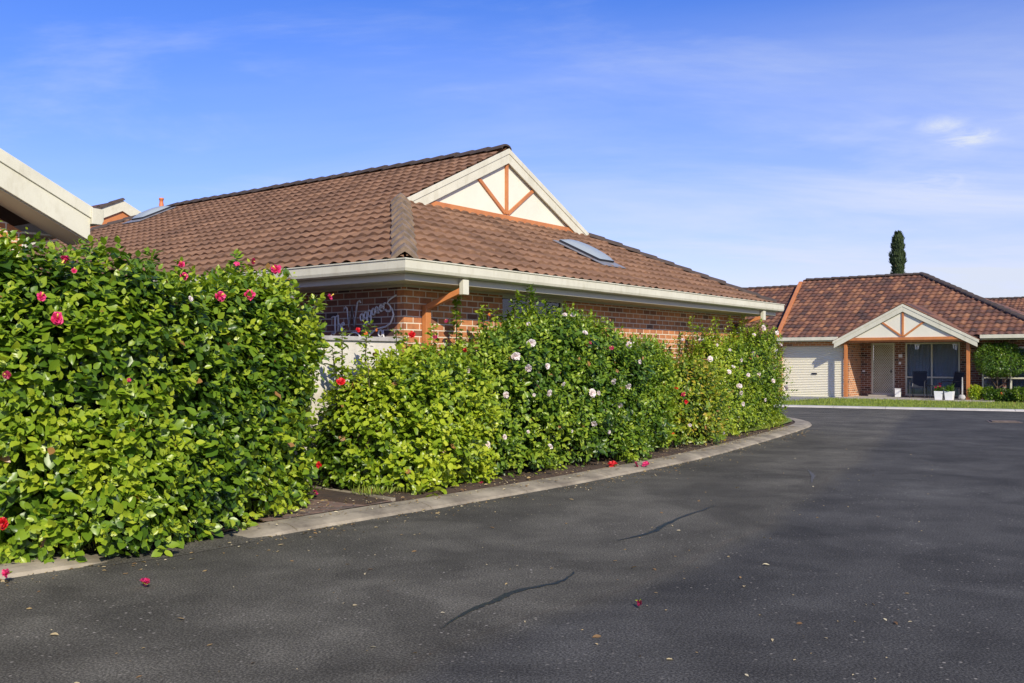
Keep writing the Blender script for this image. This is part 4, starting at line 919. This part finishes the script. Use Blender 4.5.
# porch window
def window(parent, x0, x1, z0, z1, y, mull, trans, blind, ymat=CREAM):
    f = MB(); s = .06
    f.box(x0, x0+s, y-.01, y+.05, z0, z1); f.box(x1-s, x1, y-.01, y+.05, z0, z1); f.box(x0+s, x1-s, y-.008, y+.048, z0, z0+s); f.box(x0+s, x1-s, y-.008, y+.048, z1-s, z1)
    f.box(mull-s/2, mull+s/2, y-.006, y+.046, z0+s, z1-s)
    f.box(x0+s, mull-s/2, y-.004, y+.044, trans-s/2, trans+s/2); f.box(mull+s/2, x1-s, y-.004, y+.044, trans-s/2, trans+s/2)
    fo_ = f.build('window', ymat, parent, bevel=.004)
    mb = MB(); mb.box(x0+s, x1-s, y+.02, y+.026, z0+s, z1-s); mb.build('pane', GLASS, fo_)
    mb = MB(); n = int((x1-x0)/.06); vs = []
    for i in range(n+1): vs += [(x0+(x1-x0)*i/n, y+.17+.018*(i % 2), z0), (x0+(x1-x0)*i/n, y+.17+.018*(i % 2), z1)]
    mb.add(vs, [(2*i, 2*i+2, 2*i+3, 2*i+1) for i in range(n)]); mb.build('curtain', blind, fo_)
    return fo_
window(H4, wx0, wx1, wz0, wz1, D, ftx(931.8, D), fz(930, 377.3, D), BLIND)
window(H4, rx0, rx0+2.1, rw0, rw1, 1.0, rx0+.95, fz(1000, 378, 1.0), CURT)
mb = MB(); mb.box(wx0-.04, wx1+.04, D-.05, D-.001, wz0-.07, wz0-.002); mb.build('window_sill', BRICK2, H4)
# porch: posts, beam, gable, roof
PA, PB = -.344, 4.64; pc = (PA+PB)/2; phw = (PB-PA)/2; pe = 2.25
for xx in (0.0, 4.35):
    mb = MB(); mb.box(xx-.055, xx+.055, -.055, .055, .07, 2.17); p_ = mb.build('post', ORANGE, H4, bevel=.006)
    mb = MB(); mb.box(xx-.09, xx+.09, -.09, .09, .0, .07); mb.build('post_base', STONE, p_)
mb = MB(); mb.box(PA+.2, PB-.2, -.09, .05, 2.17, 2.26); mb.build('porch_beam', ORANGE, H4, bevel=.005)
pg = 1.33/phw
gable(H4, pc, -.14, 2.25, phw, 1.31, wb=.25, bargeoff=.075, postw=.075, beam=True)
mb = MB(); apz = 2.27+1.33
for sgn in (-1, 1):
    mb.prism([(pc, -.19, apz+.04), (pc+sgn*(phw+.1), -.19, 2.27+.03-pg*.1), (pc+sgn*(phw+.1), -.19, 2.27-pg*.1+.0), (pc, -.19, apz+.01)], (0, 3.4, 0))
mb.build('porch_roof', TILE2, H4)
# porch floor
mb = MB(); mb.box(-.3, 5.2, -.55, 1.7, -.01, .06); mb.build('porch_floor', STONE, H4, bevel=.01)
# house number plate, bell
nx = ftx(900.5, D); mb = MB(); mb.box(nx-.07, nx+.07, D-.02, D-.001, 1.60, 1.73); mb.build('number_plate', WHITE, H4)
mb = MB(); mb.box(nx-.06, nx+.02, D-.03, D-.001, 1.33, 1.43); mb.build('door_bell', WHITE, H4)
mb = MB(); mb.box(ftx(861, 1.7)-.0, ftx(861, 1.7)+.1, D-.02, D-.001, 1.02, 1.08); mb.build('wall_tap', WHITE, H4)

def to_far(o, x, y, z=0, rz=0):
    p = fw(x, y); o.location = (p[0], p[1], z); o.rotation_euler = (0, 0, math.atan2(FX.y, FX.x)+rz)
# chairs
def chair(label, x, y, rz):
    t = empty('patio_chair', label=label, cat='chair', group='dark chairs on the porch'); to_far(t, x, y, .06, rz)
    mb = MB(); mb.prism([(-.23, -.22, .42), (.23, -.22, .42), (.23, .22, .38), (-.23, .22, .38)], (0, 0, .025)); mb.build('seat', SLING, t)
    mb = MB(); mb.prism([(-.23, .20, .42), (.23, .20, .42), (.23, .34, .98), (-.23, .34, .98)], (0, .02, 0)); mb.build('backrest', SLING, t)
    for sx in (-1, 1):
        mb = MB(); mb.tube([(sx*.26, -.26, 0), (sx*.26, -.24, .60), (sx*.26, -.18, .65), (sx*.26, .26, .62)], .016, 6); mb.build('arm_frame', DARK, t)
        mb = MB(); mb.tube([(sx*.25, .34, 0), (sx*.25, .20, .40), (sx*.24, .36, 1.0)], .016, 6); mb.build('leg', DARK, t)
    mb = MB(); mb.tube([(-.25, -.22, .41), (.25, -.22, .41)], .014, 6); mb.build('cross_rail', DARK, t); mb = MB(); mb.tube([(-.24, .36, 1.0), (.24, .36, 1.0)], .014, 6); mb.build('cross_rail', DARK, t)
c1x = ftx(918, .9); c2x = ftx(951, .9)
chair('dark sling patio chair facing the road, nearer the front door', c1x, .95, R(4))
chair('dark sling patio chair turned aside, behind the two white pots', c2x, 1.0, R(-38))
t = empty('side_table', label='low dark round table between the two patio chairs', cat='table'); to_far(t, ftx(933.5, .95), .95, .06)
mb = MB(); mb.lathe([(.24, .46), (.25, .465), (.25, .48), (.24, .485)], n=20); mb.build('table_top', DARK, t)
for i in range(3):
    a = i*2.09; mb = MB(); mb.tube([(.20*math.cos(a), .20*math.sin(a), 0), (.10*math.cos(a), .10*math.sin(a), .25), (.19*math.cos(a), .19*math.sin(a), .46)], .01, 5); mb.build('leg', DARK, t)
def tuft(n, L, h0, spread, seed, flat_=0.):
    rg = np.random.default_rng(seed); a = rg.uniform(0, 6.28, n); el = rg.uniform(.3, 1.4, n); D_ = np.stack([np.cos(a)*np.cos(el), np.sin(a)*np.cos(el), np.sin(el)], 1)
    P = np.stack([rg.normal(0, spread, n), rg.normal(0, spread, n), h0+np.abs(rg.normal(0, spread, n))], 1); Nn = np.cross(D_, rg.normal(size=(n, 3))); return P, D_, unit(Nn), L*rg.uniform(.6, 1.2, n), rg.uniform(.2, .9, n)
def pot(label, x, y, mt, seed, tall=False):
    t = empty('flower_pot', label=label, cat='pot', group='white pots on the porch edge'); to_far(t, x, y, .06)
    mb = MB(); n = 4
    mb.add([(-.12,-.12,0),(.12,-.12,0),(.12,.12,0),(-.12,.12,0),(-.15,-.15,.31),(.15,-.15,.31),(.15,.15,.31),(-.15,.15,.31),(-.13,-.13,.31),(.13,-.13,.31),(.13,.13,.31),(-.13,.13,.31),(-.12,-.12,.28),(.12,-.12,.28),(.12,.12,.28),(-.12,.12,.28)],
           [(3,2,1,0),(0,1,5,4),(1,2,6,5),(2,3,7,6),(3,0,4,7),(4,5,9,8),(5,6,10,9),(6,7,11,10),(7,4,8,11),(8,9,13,12),(9,10,14,13),(10,11,15,14),(11,8,12,15),(12,13,14,15)]); mb.build('planter', WHITE, t, bevel=.006)
    P, D_, N_, L, T = tuft(120, .16 if not tall else .22, .28, .05, seed); leaves_mesh('foliage', P, D_, N_, L, L*(.35 if not tall else .14), T, LEAF_T, t)
    return t
p1 = pot('white square pot with reddish flowering plant, left of the pair by the chair', ftx(939.5, -.2), -.25, None, 5)
for i in range(9):
    o = link('flower', FL['crimson'], p1); o.location = (random.uniform(-.13, .13), random.uniform(-.13, .13), .38+random.uniform(-.02, .2)); o.rotation_euler = (random.uniform(0, 1.5), random.uniform(-1, 1), random.uniform(0, 6))
p2 = pot('white square pot with spiky green plant, right of the pair by the chair', ftx(950, -.2), -.28, None, 6, True)
t = empty('white_box', label='small white square box standing beside the front door', cat='box'); to_far(t, ftx(898, 1.45), 1.45, .06)
mb = MB(); mb.box(-.10, .10, -.09, .09, 0, .30); mb.build('body', WHITE, t, bevel=.012); mb = MB(); mb.box(-.11, .11, -.10, .10, .302, .33); mb.build('lid', WHITE, t, bevel=.006)
t = empty('garden_ornament', label='slim pale garden ornament with a round stone beside the right porch post', cat='ornament'); to_far(t, ftx(962.5, -.1), -.18, .06)
mb = MB(); mb.lathe([(.02, 0), (.10, .03), (.12, .10), (.09, .18), (.03, .2)], n=14); mb.build('stone_ball', CAPM, t, smooth=True); mb = MB(); mb.tube([(0, .04, .1), (0, .05, .5), (0, .05, .82)], [.03, .028, .02], 7); mb.build('stem', CAPM, t)
def wind_chime(label, x, seed, z=2.16):
    t = empty('wind_chime', label=label, cat='wind chime', group='ornaments hanging under the porch beam'); to_far(t, x, .25, z)
    mb = MB(); mb.tube([(0, 0, 0), (0, 0, -.10)], .004, 4); mb.lathe([(.02, -.11), (.10, -.10), (.10, -.085), (.01, -.08)], n=12); mb.build('disc', WHITE, t)
    rd = random.Random(seed)
    for i in range(5):
        a = i*1.256; mb = MB(); mb.tube([(.07*math.cos(a), .07*math.sin(a), -.11), (.05*math.cos(a), .05*math.sin(a), -.24-.05*rd.random())], .009, 5); mb.build('chime_tube', WHITE, t)
wind_chime('white hanging ornament under the porch beam near the front door', ftx(917, .25), 1)
wind_chime('pale wind chime under the porch beam by the right post', ftx(955, .25), 2)

# far unit's little porch gable behind the hedge end
H6 = empty('far_left_unit', (0, 0, 0), 0, 'small cream edged porch roof half hidden behind the white rose bush', 'porch')
to_far(H6, -5.2, -3.0)
mb = MB(); mb.prism([(-1.8, 0, 3.0), (0, 0, 2.1), (0, 0, 2.05), (-1.8, 0, 2.95), (-3.6, 0, 2.05), (-3.6, 0, 2.1)], (0, 3.2, 0)); mb.build('roof', TILE2, H6)
mb = MB(); mb.prism([(-1.8, -.04, 3.04), (.06, -.04, 2.11), (.06, -.04, 1.9), (-1.8, -.04, 2.83)], (0, .035, 0)); mb.prism([(-1.8, -.042, 3.04), (-3.66, -.042, 2.11), (-3.66, -.042, 1.9), (-1.8, -.042, 2.83)], (0, .035, 0)); mb.build('barge_board', CREAM, H6)
for a in (-3.4, -.2):
    mb = MB(); mb.box(a-.05, a+.05, .0, .1, 0, 2.06); mb.build('post', ORANGE, H6)
# distant roof at the right
H5 = empty('far_right_house', (0, 0, 0), 0, 'distant tiled roof behind at the right edge of the picture', 'house')
to_far(H5, 4.0, 22)
mb = MB(); mb.box(-4, 14, 0, 8, 0, 3.0); mb.build('wall', BRICK, H5)
tile_plane('roof_tiles', H5, TILE2, (-4.5, -.5, 3.0), (1, 0, 0), (0, 1, 0), [(0, 0), (19, 0), (14, 4.6), (0, 4.6)], wave=.24, gauge=.34, seed=9)
caps('ridge_tiles', H5, CAPD, (-4.5, 4.1, 3.0+4.6*PITCH+.04), (9.5, 4.1, 3.0+4.6*PITCH+.04), r=.13)
mb = MB(); mb.prism([(-4.5, 4.1, 3.0+4.6*PITCH-.02), (9.5, 4.1, 3.0+4.6*PITCH-.02), (14.5, 9, 2.98), (-4.5, 9, 2.98)], (0, 0, .02)); mb.build('rear_roof', TILE2, H5)

# ================================================================ PLANTS
def plant(name, label, cat='shrub', group=None):
    return empty(name, (0, 0, 0), 0, label, cat, group)
def base_at(o, k, wv):   # put the empty at the plant's foot while its mesh children keep world coordinates
    c = WK(k, wv, 0.05); o.location = tuple(float(v) for v in c)
    for ch in o.children: ch.location = ch.location-o.location
def spikes(lst, per=5):
    ep, ea, el = [], [], []
    for (k, wv, z0, z1, lean) in lst:
        n = max(2, int((z1-z0)/.10))
        for i in range(n):
            f = i/(n-1)
            for q in range(per):
                a = rng.uniform(0, 6.28); z = z0+(z1-z0)*f
                ep.append(WK(k+lean*f+.05*math.cos(a), wv+.05*math.sin(a), z)); ea.append(unit(np.array([math.cos(a)*.5, math.sin(a)*.5, 1.1]))); el.append(.14)
    return np.array(ep), np.array(ea), np.array(el)
def spike_stems(lst, parent):
    for (k, wv, z0, z1, lean) in lst:
        mb = MB(); mb.tube([tuple(WK(k-lean*.3, wv, z0-.5)), tuple(WK(k, wv, z0)), tuple(WK(k+lean*.5, wv, (z0+z1)/2)), tuple(WK(k+lean, wv, z1))], [.01, .008, .006, .003], 5)
        mb.build('long_shoot', TWIG, parent, smooth=True)

A = Shrub(-5.95, -2.36, [(-5.95, .95), (-4.9, 1.25), (-3.6, 1.02), (-2.3, .72)], [(-5.95, .72), (-4.8, .80), (-3.5, .64), (-2.3, .52)],
          [(-5.95, 2.52), (-5.3, 2.42), (-4.8, 2.28), (-4.4, 2.26), (-3.9, 2.26), (-3.3, 2.34), (-2.8, 2.30), (-2.3, 2.22)], n=4.6, amp=.06, seed=11)
SA = plant('hibiscus_shrub', 'tall clipped hibiscus at the left with large glossy leaves and pink flowers')
spA = [(-5.5, .6, 2.3, 2.62, .05), (-5.2, .6, 2.2, 2.45, -.04), (-3.25, .9, 2.2, 2.52, .05), (-2.55, .8, 2.05, 2.38, .05), (-2.2, .75, 1.9, 2.15, .12), (-4.1, .9, 2.2, 2.45, 0), (-3.7, .7, 2.2, 2.42, 0)]
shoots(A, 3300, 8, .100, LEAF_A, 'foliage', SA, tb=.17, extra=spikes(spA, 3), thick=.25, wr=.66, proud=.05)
branches(A, SA, 34, .014); spike_stems(spA, SA)
put_flowers(A, SA, [(66,257,12,'pink'),(74,271,7,'pink'),(41,297,12,'pink'),(57,319,15,'pink'),(182,265,9,'pink'),(184,276,10,'pink'),(220,296,15,'pink'),(250,295,13,'pink'),(190,299,7,'white'),(237,263,7,'pink'),(253,261,7,'crimson'),(277,270,11,'pink'),(329,297,9,'pink'),(129,380,5,'pink'),(4,523,12,'red'),(7,375,9,'crimson'),(292,298,5,'white')])
base_at(SA, -4.1, 1.0)

A2 = Shrub(-6.7, -4.9, [(-7, .15)], [(-7, .42)], [(-6.7, 2.62), (-4.9, 2.58)], n=3, amp=.07, seed=12)
SA2 = plant('fence_creeper', 'darker small leaved bush at the left edge behind the pink hibiscus')
shoots(A2, 900, 7, .075, LEAF_C, 'foliage', SA2, tb=.10, thick=.22, wr=.55, proud=.06)
branches(A2, SA2, 12, .01); base_at(SA2, -5.8, .15)

B = Shrub(-1.78, .10, [(-1.95, .66), (-1.2, .96), (.85, .94)], [(-1.95, .52), (-1.3, .74), (.85, .70)], [(-1.95, 1.55), (-1.2, 1.64), (0, 1.66), (.85, 1.72)], n=3.2, amp=.07, seed=21)
SB = plant('hibiscus_shrub', 'waist high lime green hibiscus below the first orange downpipe, few red flowers')
spB = [(-1.6, .6, 1.5, 1.82, 0), (-1.25, .6, 1.5, 1.93, .03), (-.85, .7, 1.5, 1.85, 0), (-.5, .5, 1.5, 1.80, .05), (-.2, .7, 1.5, 1.92, 0), (-1.6, .5, 1.3, 1.65, -.06)]
shoots(B, 1500, 8, .094, LEAF_B, 'foliage', SB, tb=.15, extra=spikes(spB, 2), thick=.26, wr=.68, proud=.05)
branches(B, SB, 30, .011); spike_stems(spB, SB)
put_flowers(B, SB, [(341,382,10,'red'),(319,465,9,'red'),(412,335,9,'red'),(435,337,6,'crimson'),(358,330,5,'red'),(446,321,5,'crimson'),(366,334,5,'orange'),(377,330,4,'orange')])
base_at(SB, -.5, .7)

C = Shrub(-.30, 5.0, [(-.3, .90), (3, .90), (5.2, .84)], [(-.3, .80), (3, .84), (5.2, .74)], [(-.3, 1.70), (.45, 1.84), (1.1, 1.96), (1.7, 2.14), (2.3, 2.18), (3.0, 2.02), (3.7, 1.86), (4.5, 1.72), (5.2, 1.68)], n=3.6, amp=.08, seed=31)
SC = plant('flowering_hedge', 'deep green hedge in the middle with white and pale pink blooms, shoots reaching the eave')
spC = [(1.25, .5, 1.9, 2.18, 0), (1.55, .6, 1.9, 2.42, .03), (1.85, .6, 2.0, 2.52, .02), (2.05, .6, 2.0, 2.48, -.03), (2.35, .55, 2.0, 2.35, .05), (2.7, .5, 2.0, 2.28, 0), (.62, .35, 1.7, 2.40, .02), (3.1, .5, 1.9, 2.12, 0), (3.9, .5, 1.8, 2.05, .03), (4.4, .5, 1.7, 1.93, 0), (3.5, .5, 1.8, 2.0, -.04), (1.0, .5, 1.8, 2.22, 0)]
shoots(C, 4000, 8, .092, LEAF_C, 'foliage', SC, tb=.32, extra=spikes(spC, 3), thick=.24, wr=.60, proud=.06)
branches(C, SC, 46, .011); spike_stems(spC, SC)
put_flowers(C, SC, [(515,356,11,'white'),(528,367,12,'white'),(531,343,9,'white'),(468,370,9,'white'),(547,366,8,'white'),(549,393,8,'white'),(505.5,395,8,'white'),(592,393,10,'white'),(599,393,6,'white'),(615,382,8,'white'),(628,386,7,'white'),(620,405,8,'white'),(487,445,11,'white'),(504.5,437,7,'white'),(594.5,423,7,'white'),(550,447,7,'white'),(608.6,432,5,'white'),(565,315,6,'white'),(573,315,6,'white'),(585,333,7,'white'),(529,324,6,'white'),(563,384,6,'white'),(528,432,5,'white'),(628.8,345,8,'white'),(635,344,5,'white'),(466,350,7,'red'),(611.5,348,6,'crimson'),(590,343,4,'crimson'),(489,315,4,'orange'),(534,395,4,'white'),(640,362,5,'white'),(572,431,4,'white')])
base_at(SC, 2.8, .6)

Dd = Shrub(4.8, 7.1, [(4.8, .94), (7.1, .80)], [(4.8, .68), (7.1, .60)], [(4.8, 1.66), (5.6, 1.62), (6.4, 1.55), (7.1, 1.6)], n=3, amp=.08, seed=41)
SD = plant('hibiscus_shrub', 'yellow tinged hibiscus with scarlet blooms between the white hedge and the white rose bush')
spD = [(5.1, .5, 1.5, 1.84, 0), (5.5, .5, 1.5, 1.92, .02), (5.9, .4, 1.5, 1.86, 0), (6.3, .4, 1.5, 1.8, 0), (6.7, .4, 1.5, 1.9, 0)]
shoots(Dd, 1300, 7, .085, LEAF_D, 'foliage', SD, tb=.12, tr=.2, extra=spikes(spD, 2), thick=.24, wr=.60, proud=.07)
branches(Dd, SD, 20, .011); spike_stems(spD, SD)
put_flowers(Dd, SD, [(664,385,9,'red'),(654.6,395,8,'red'),(663,403,5,'red'),(683,394,6,'pink'),(686,402,5,'red'),(673,432,6,'orange'),(652.5,372,5,'crimson'),(646,383,6,'white'),(657,360,4,'crimson'),(648,384,4,'red'),(690,425,5,'white'),(683,340,5,'white'),(676,388,5,'red'),(659,410,4,'orange')], push=.22)
base_at(SD, 5.9, .5)

Ee = Shrub(6.7, 11.35, [(6.7, .55), (11.35, .30)], [(6.7, .58), (9.5, .56), (11.35, .50)], [(6.7, 1.72), (7.6, 1.85), (8.4, 2.0), (9.2, 2.12), (10.2, 2.14), (11.35, 2.02)], n=3, amp=.10, seed=51)
SE = plant('rose_bush', 'loose fresh green bush with white roses at the far end of the hedge row')
spE = [(7.3, .4, 1.7, 2.3, .02), (7.6, .4, 1.7, 2.15, 0), (8.3, .4, 1.9, 2.35, 0), (9.0, .4, 2.0, 2.38, .04), (9.6, .4, 2.0, 2.42, 0), (10.4, .4, 2.0, 2.36, .05), (11.1, .4, 1.8, 2.2, .15), (11.2, .4, 1.5, 1.8, .3), (6.9, .4, 1.6, 2.0, 0)]
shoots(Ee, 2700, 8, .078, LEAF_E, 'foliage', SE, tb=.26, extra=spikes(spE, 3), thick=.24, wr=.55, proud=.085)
branches(Ee, SE, 40, .010); spike_stems(spE, SE)
put_flowers(Ee, SE, [(763,328,7,'white'),(729,372,6,'white'),(754,354,6,'white'),(734,366,6,'white'),(739,386,6,'white'),(741,393,5,'white'),(773,381,6,'white'),(787,388,6,'white'),(743,404,5,'white'),(723,433,5,'white'),(710,359,6,'white'),(701,340,5,'white'),(759,374,5,'white'),(777,333,5,'white'),(741,360,4,'white'),(717,345,4,'white'),(780,345,5,'white'),(748,375,4,'white'),(765,400,4,'white'),(730,350,4,'white'),(754,335,4,'white')], push=.10)
base_at(SE, 9.0, .4)

# low weedy plants under the left hibiscus
def blade_patch(name, regions, n, L, m, kind='stuff'):
    """regions: polygons in xy with z"""
    Ps = []
    for poly, z, cnt in regions:
        P = np.array(poly); lo, hi = P.min(0), P.max(0); got = 0
        while got < cnt:
            q = rng.uniform(lo, hi, (cnt*2, 2)); ins = np.zeros(len(q), bool); j = len(P)-1
            for i in range(len(P)):
                c = ((P[i, 1] > q[:, 1]) != (P[j, 1] > q[:, 1])) & (q[:, 0] < (P[j, 0]-P[i, 0])*(q[:, 1]-P[i, 1])/(P[j, 1]-P[i, 1]+1e-9)+P[i, 0]); ins ^= c; j = i
            q = q[ins][:cnt-got]; Ps.append(np.c_[q, np.full(len(q), z)]); got += len(q)
    P = np.concatenate(Ps); n = len(P); a = rng.uniform(0, 6.28, n); e = rng.uniform(.7, 1.45, n)
    D_ = np.stack([np.cos(a)*np.cos(e), np.sin(a)*np.cos(e), np.sin(e)], 1); Nn = unit(np.cross(D_, rng.normal(size=(n, 3)))); Lx = L*rng.uniform(.5, 1.3, n)
    o = leaves_mesh(name, P, D_, Nn, Lx, Lx*.14, rng.normal(.55, .22, n), m, None, simple=True); return tag(o, kind=kind)
tag(blade_patch('grass', [([wk(8.9, .95), wk(9.8, .86), (5.75, 20.1), (6.3, 21.5), (6.6, 22.8), (6.45, 23.9), (5.4, 24.8), (4.0, 24.8), wk(11.3, .2)], .10, 14000)], 0, .075, GRASSM), 'short green grass on the rounded lawn tip at the end of the hedge', 'grass')
fpoly = finn[8:44]+[fw(9, -.3), fw(4.5, -.7), fw(-.5, -.7), fw(-.9, -4.5)]
tag(blade_patch('grass', [([p for p in fpoly if True], .02, 16000)], 0, .08, GRASSM), 'strip of mown grass between the far kerb and the porch', 'grass')
tag(blade_patch('weeds', [([wk(-6.3, 1.0), wk(-5.9, 1.3), wk(-5.2, 1.55), wk(-4.9, 1.68), wk(-4.6, 1.62), wk(-5.0, 1.15), wk(-5.9, .8)], .055, 420), ([wk(-1.9, 1.35), wk(-1.0, 1.6), wk(-1.0, 1.2), wk(-1.9, 1.0)], .085, 300)], 0, .09, GRASSM), 'thin weeds and grass tufts at the foot of the hibiscus', 'weeds')

# litter on kerb, soil and road
def litter():
    Ps = []
    for _ in range(3200):
        k = rng.uniform(-6.2, 11); kw = float(np.interp(k, [-6, -3.5, -1.5, 1.2, 4.1, 7.1, 10.7], [1.75, 1.95, 2.08, 2.22, 2.05, 1.70, 1.16])); off = rng.exponential(.28)
        side = rng.random()
        wv = kw-rng.uniform(.05, .85) if side < .72 else kw+off*.6
        d = kw-wv; z = .06+.006 if 0.12 < d < .39 else (.085 if d >= .39 else .006)
        if 0 <= d <= .12: continue
        Ps.append(WK(k, wv, z))
    for _ in range(420):
        y = rng.uniform(4.2, 16); x = rng.uniform(-.5*y, .45*y)
        c = np.array([x-WC.x, y-WC.y]); wv = -(c@np.array([V.x, V.y])); k = c@np.array([U.x, U.y])
        if wv < 2.4: continue
        Ps.append(np.array([x, y, .006]))
    P = np.array(Ps); n = len(P); a = rng.uniform(0, 6.28, n); D_ = np.stack([np.cos(a), np.sin(a), rng.normal(0, .12, n)], 1); Nn = unit(np.array([0, 0, 1.])+rng.normal(0, .25, (n, 3)))
    L = rng.lognormal(-3.75, .45, n); L = np.clip(L, .008, .055)
    return leaves_mesh('leaf_litter', P, D_, Nn, L, L*.5, rng.uniform(0, 1, n), LITTER, None)
tag(litter(), 'scattered dry leaf and petal bits along the kerb and road', 'leaf litter', kind='stuff')
def fallen(px, py, size, c, label, z=.02, green=True):
    g = gp(px, py); t = empty('fallen_flower', (g[0], g[1], z), rng.uniform(0, 6), label, 'fallen flower', 'fallen blooms on the ground')
    sc = size/F*g[1]/.105; o = link('petals', FL[c], t); o.scale = (sc, sc*.75, sc*1.3); o.rotation_euler = (1.2, .2, 0); o.location = (0, 0, .018*sc/1.0)
    if green:
        P, D_, N_, L, T = tuft(5, .03, 0.0, .004, int(px)); D_[:, 2] *= .2; leaves_mesh('calyx', P+np.array([-.02, 0, .008]), unit(D_), N_, L, L*.4, T, LEAF_B, t)
fallen(143, 588, 13, 'pink', 'pink fallen bloom with green base on the asphalt below the tall hibiscus')
fallen(8, 583, 12, 'pink', 'pink fallen bloom at the left edge on the kerb', .05)
fallen(315, 505, 8, 'crimson', 'dark crimson fallen bloom on the brick path', .115)
fallen(481, 490, 7, 'crimson', 'small crimson fallen bloom on the kerb below the middle hedge', .06)
fallen(613, 471, 10, 'red', 'largest bright red fallen bloom on the kerb', .06)
fallen(636, 470.5, 8, 'crimson', 'wilted dark red bloom on the kerb just right of the largest red one', .06, False)
fallen(646, 470, 8, 'pink', 'pink red fallen bloom, rightmost of the three on the kerb', .06, False)
fallen(640, 608, 9, 'crimson', 'withered reddish bloom with green leaves lying alone in the middle of the road')

# round clipped tree beside the porch
def crown_leaves(name, parent, c, rad, n, L, m, seed, box=3.0, tb=0, hang=.25, amp=.1):
    rg = np.random.default_rng(seed); v = unit(rg.normal(size=(n, 3))); e = np.abs(v)**box; sc = 1/(e.sum(1)**(1/box)); nf = lumps(seed, amp, (2.5, 5, 9))
    p = v*sc[:, None]; shell = 1-np.abs(rg.normal(0, .16, n)); shell[rg.random(n) < .25] *= rg.uniform(.5, .9)
    P = p*shell[:, None]*np.array(rad); P = P*(1+nf(P))[:, None]+np.array(c)
    D_ = unit(v+rg.normal(0, .6, (n, 3))+np.array([0, 0, -hang])); Nn = unit(v+np.array([0, 0, .5])+rg.normal(0, .4, (n, 3))); Lx = L*rg.uniform(.7, 1.3, n)
    return leaves_mesh(name, P, D_, unit(Nn-D_*(Nn*D_).sum(1, keepdims=True)), Lx, Lx*.55, .45+tb+rg.normal(0, .2, n)+nf(P*1.7)*1.5, m, parent, simple=L < .07)
tx = ftx(999, .6); tp = fw(tx, .6)
T1 = empty('clipped_tree', (tp[0], tp[1], .04), 0, 'small clipped tree with dense rounded crown right of the porch', 'tree')
mb = MB(); mb.tube([(0, 0, -.05), (-.06, 0, .3), (-.08, .02, .6), (.02, .02, 1.0)], [.055, .045, .04, .03], 8)
for a, b in (((-.35, 0, 1.05)), ((.40, .1, 1.1))) and [((-.07, 0, .45), (-.38, .05, 1.1)), ((-.07, 0, .4), (.42, -.05, 1.05)), ((-.07, .02, .55), (.15, .3, 1.2)), ((-.07, .02, .5), (-.2, -.25, 1.15))]:
    a = Vector(a); b = Vector(b); mb.tube([a, a.lerp(b, .5)+Vector((0, 0, -.06)), b], [.035, .028, .015], 6)
mb.build('trunk', TRUNK, T1, smooth=True)
crown_leaves('crown', T1, (0.0, 0, 1.50), (.80, .72, .66), 9000, .062, LEAF_T, 3, box=2.5, tb=.22, amp=.10)
# low garden plants
def low(label, px, py_top, hgt, wid, m, seed, tb=0., flowers=None, d=.1):
    x = ftx(px, d); p = fw(x, d); t = empty('garden_plant', (p[0], p[1], .04), 0, label, 'plant', 'low plants beside the porch')
    crown_leaves('foliage', t, (0, 0, hgt/2), (wid/2, wid/2*.8, hgt/2), int(2400*wid*hgt/.4)+500, .066, m, seed, box=2.2, tb=tb, amp=.15)
    mb = MB()
    for i in range(5): mb.tube([(0, 0, -.03), (random.uniform(-.1, .1)*wid, random.uniform(-.1, .1), hgt*.5)], [.014, .006], 5)
    mb.build('stems', TWIG, t)
    if flowers:
        for i in range(flowers[1]):
            o = link('flower', FL[flowers[0]], t); xx_ = random.uniform(-.42, .42); o.location = (wid*xx_, -wid*.40*math.sqrt(1-(xx_/.5)**2), random.uniform(.3, .95)*hgt); o.rotation_euler = (1.2, random.uniform(-.5, .5), 0); o.scale = (.7,)*3
low('bright lime green low bush right beside the porch post', 974.5, 387, .56, .52, LEAF_B, 61, .15)
low('dark green low plant under the clipped tree', 989, 389, .50, .40, LEAF_C, 62)
low('low bushy plant with orange flowers right of the clipped tree', 1003, 391, .42, .62, LEAF_T, 63, 0, ('orange', 9), .3)
low('dark leafy shrub at the right edge under the bay window', 1019, 384, .50, .7, LEAF_C, 64)
low('mid green clump in front of the bay window', 1011, 392, .40, .42, LEAF_T, 65)
# cypress behind the far house
cy = (898-512)/F*60
T2 = empty('cypress_tree', (cy, 60, 0), 0, 'tall narrow dark cypress rising behind the far roof', 'tree')
mb = MB(); mb.tube([(0, 0, -.05), (0, 0, 4), (.02, 0, 8.8)], [.16, .10, .03], 8); mb.build('trunk', TRUNK, T2, smooth=True)
n = 15000; rg = np.random.default_rng(5); z = rg.uniform(.5, 9.55, n); f = (z-.5)/9.05
r = .37*np.minimum(1, (1.02-f)*9)**.6*(1+.16*np.sin(z*5+rg.normal(0, .2, n))+.10*np.sin(z*13+2)); a = rg.uniform(0, 6.28, n); rr = r*np.sqrt(rg.uniform(.35, 1.08, n)); nf = lumps(9, .12, (2, 4, 8))
P = np.stack([rr*np.cos(a), rr*np.sin(a), z], 1); P[:, :2] *= (1+nf(P))[:, None]
D_ = unit(np.stack([np.cos(a)*.35, np.sin(a)*.35, np.ones(n)], 1)+rg.normal(0, .18, (n, 3))); Nn = unit(np.stack([np.cos(a), np.sin(a), .2*np.ones(n)], 1)+rg.normal(0, .3, (n, 3)))
leaves_mesh('crown', P, D_, unit(Nn-D_*(Nn*D_).sum(1, keepdims=True)), rg.uniform(.15, .30, n), rg.uniform(.04, .08, n), rg.normal(.45, .25, n), LEAF_CY, T2, simple=True)
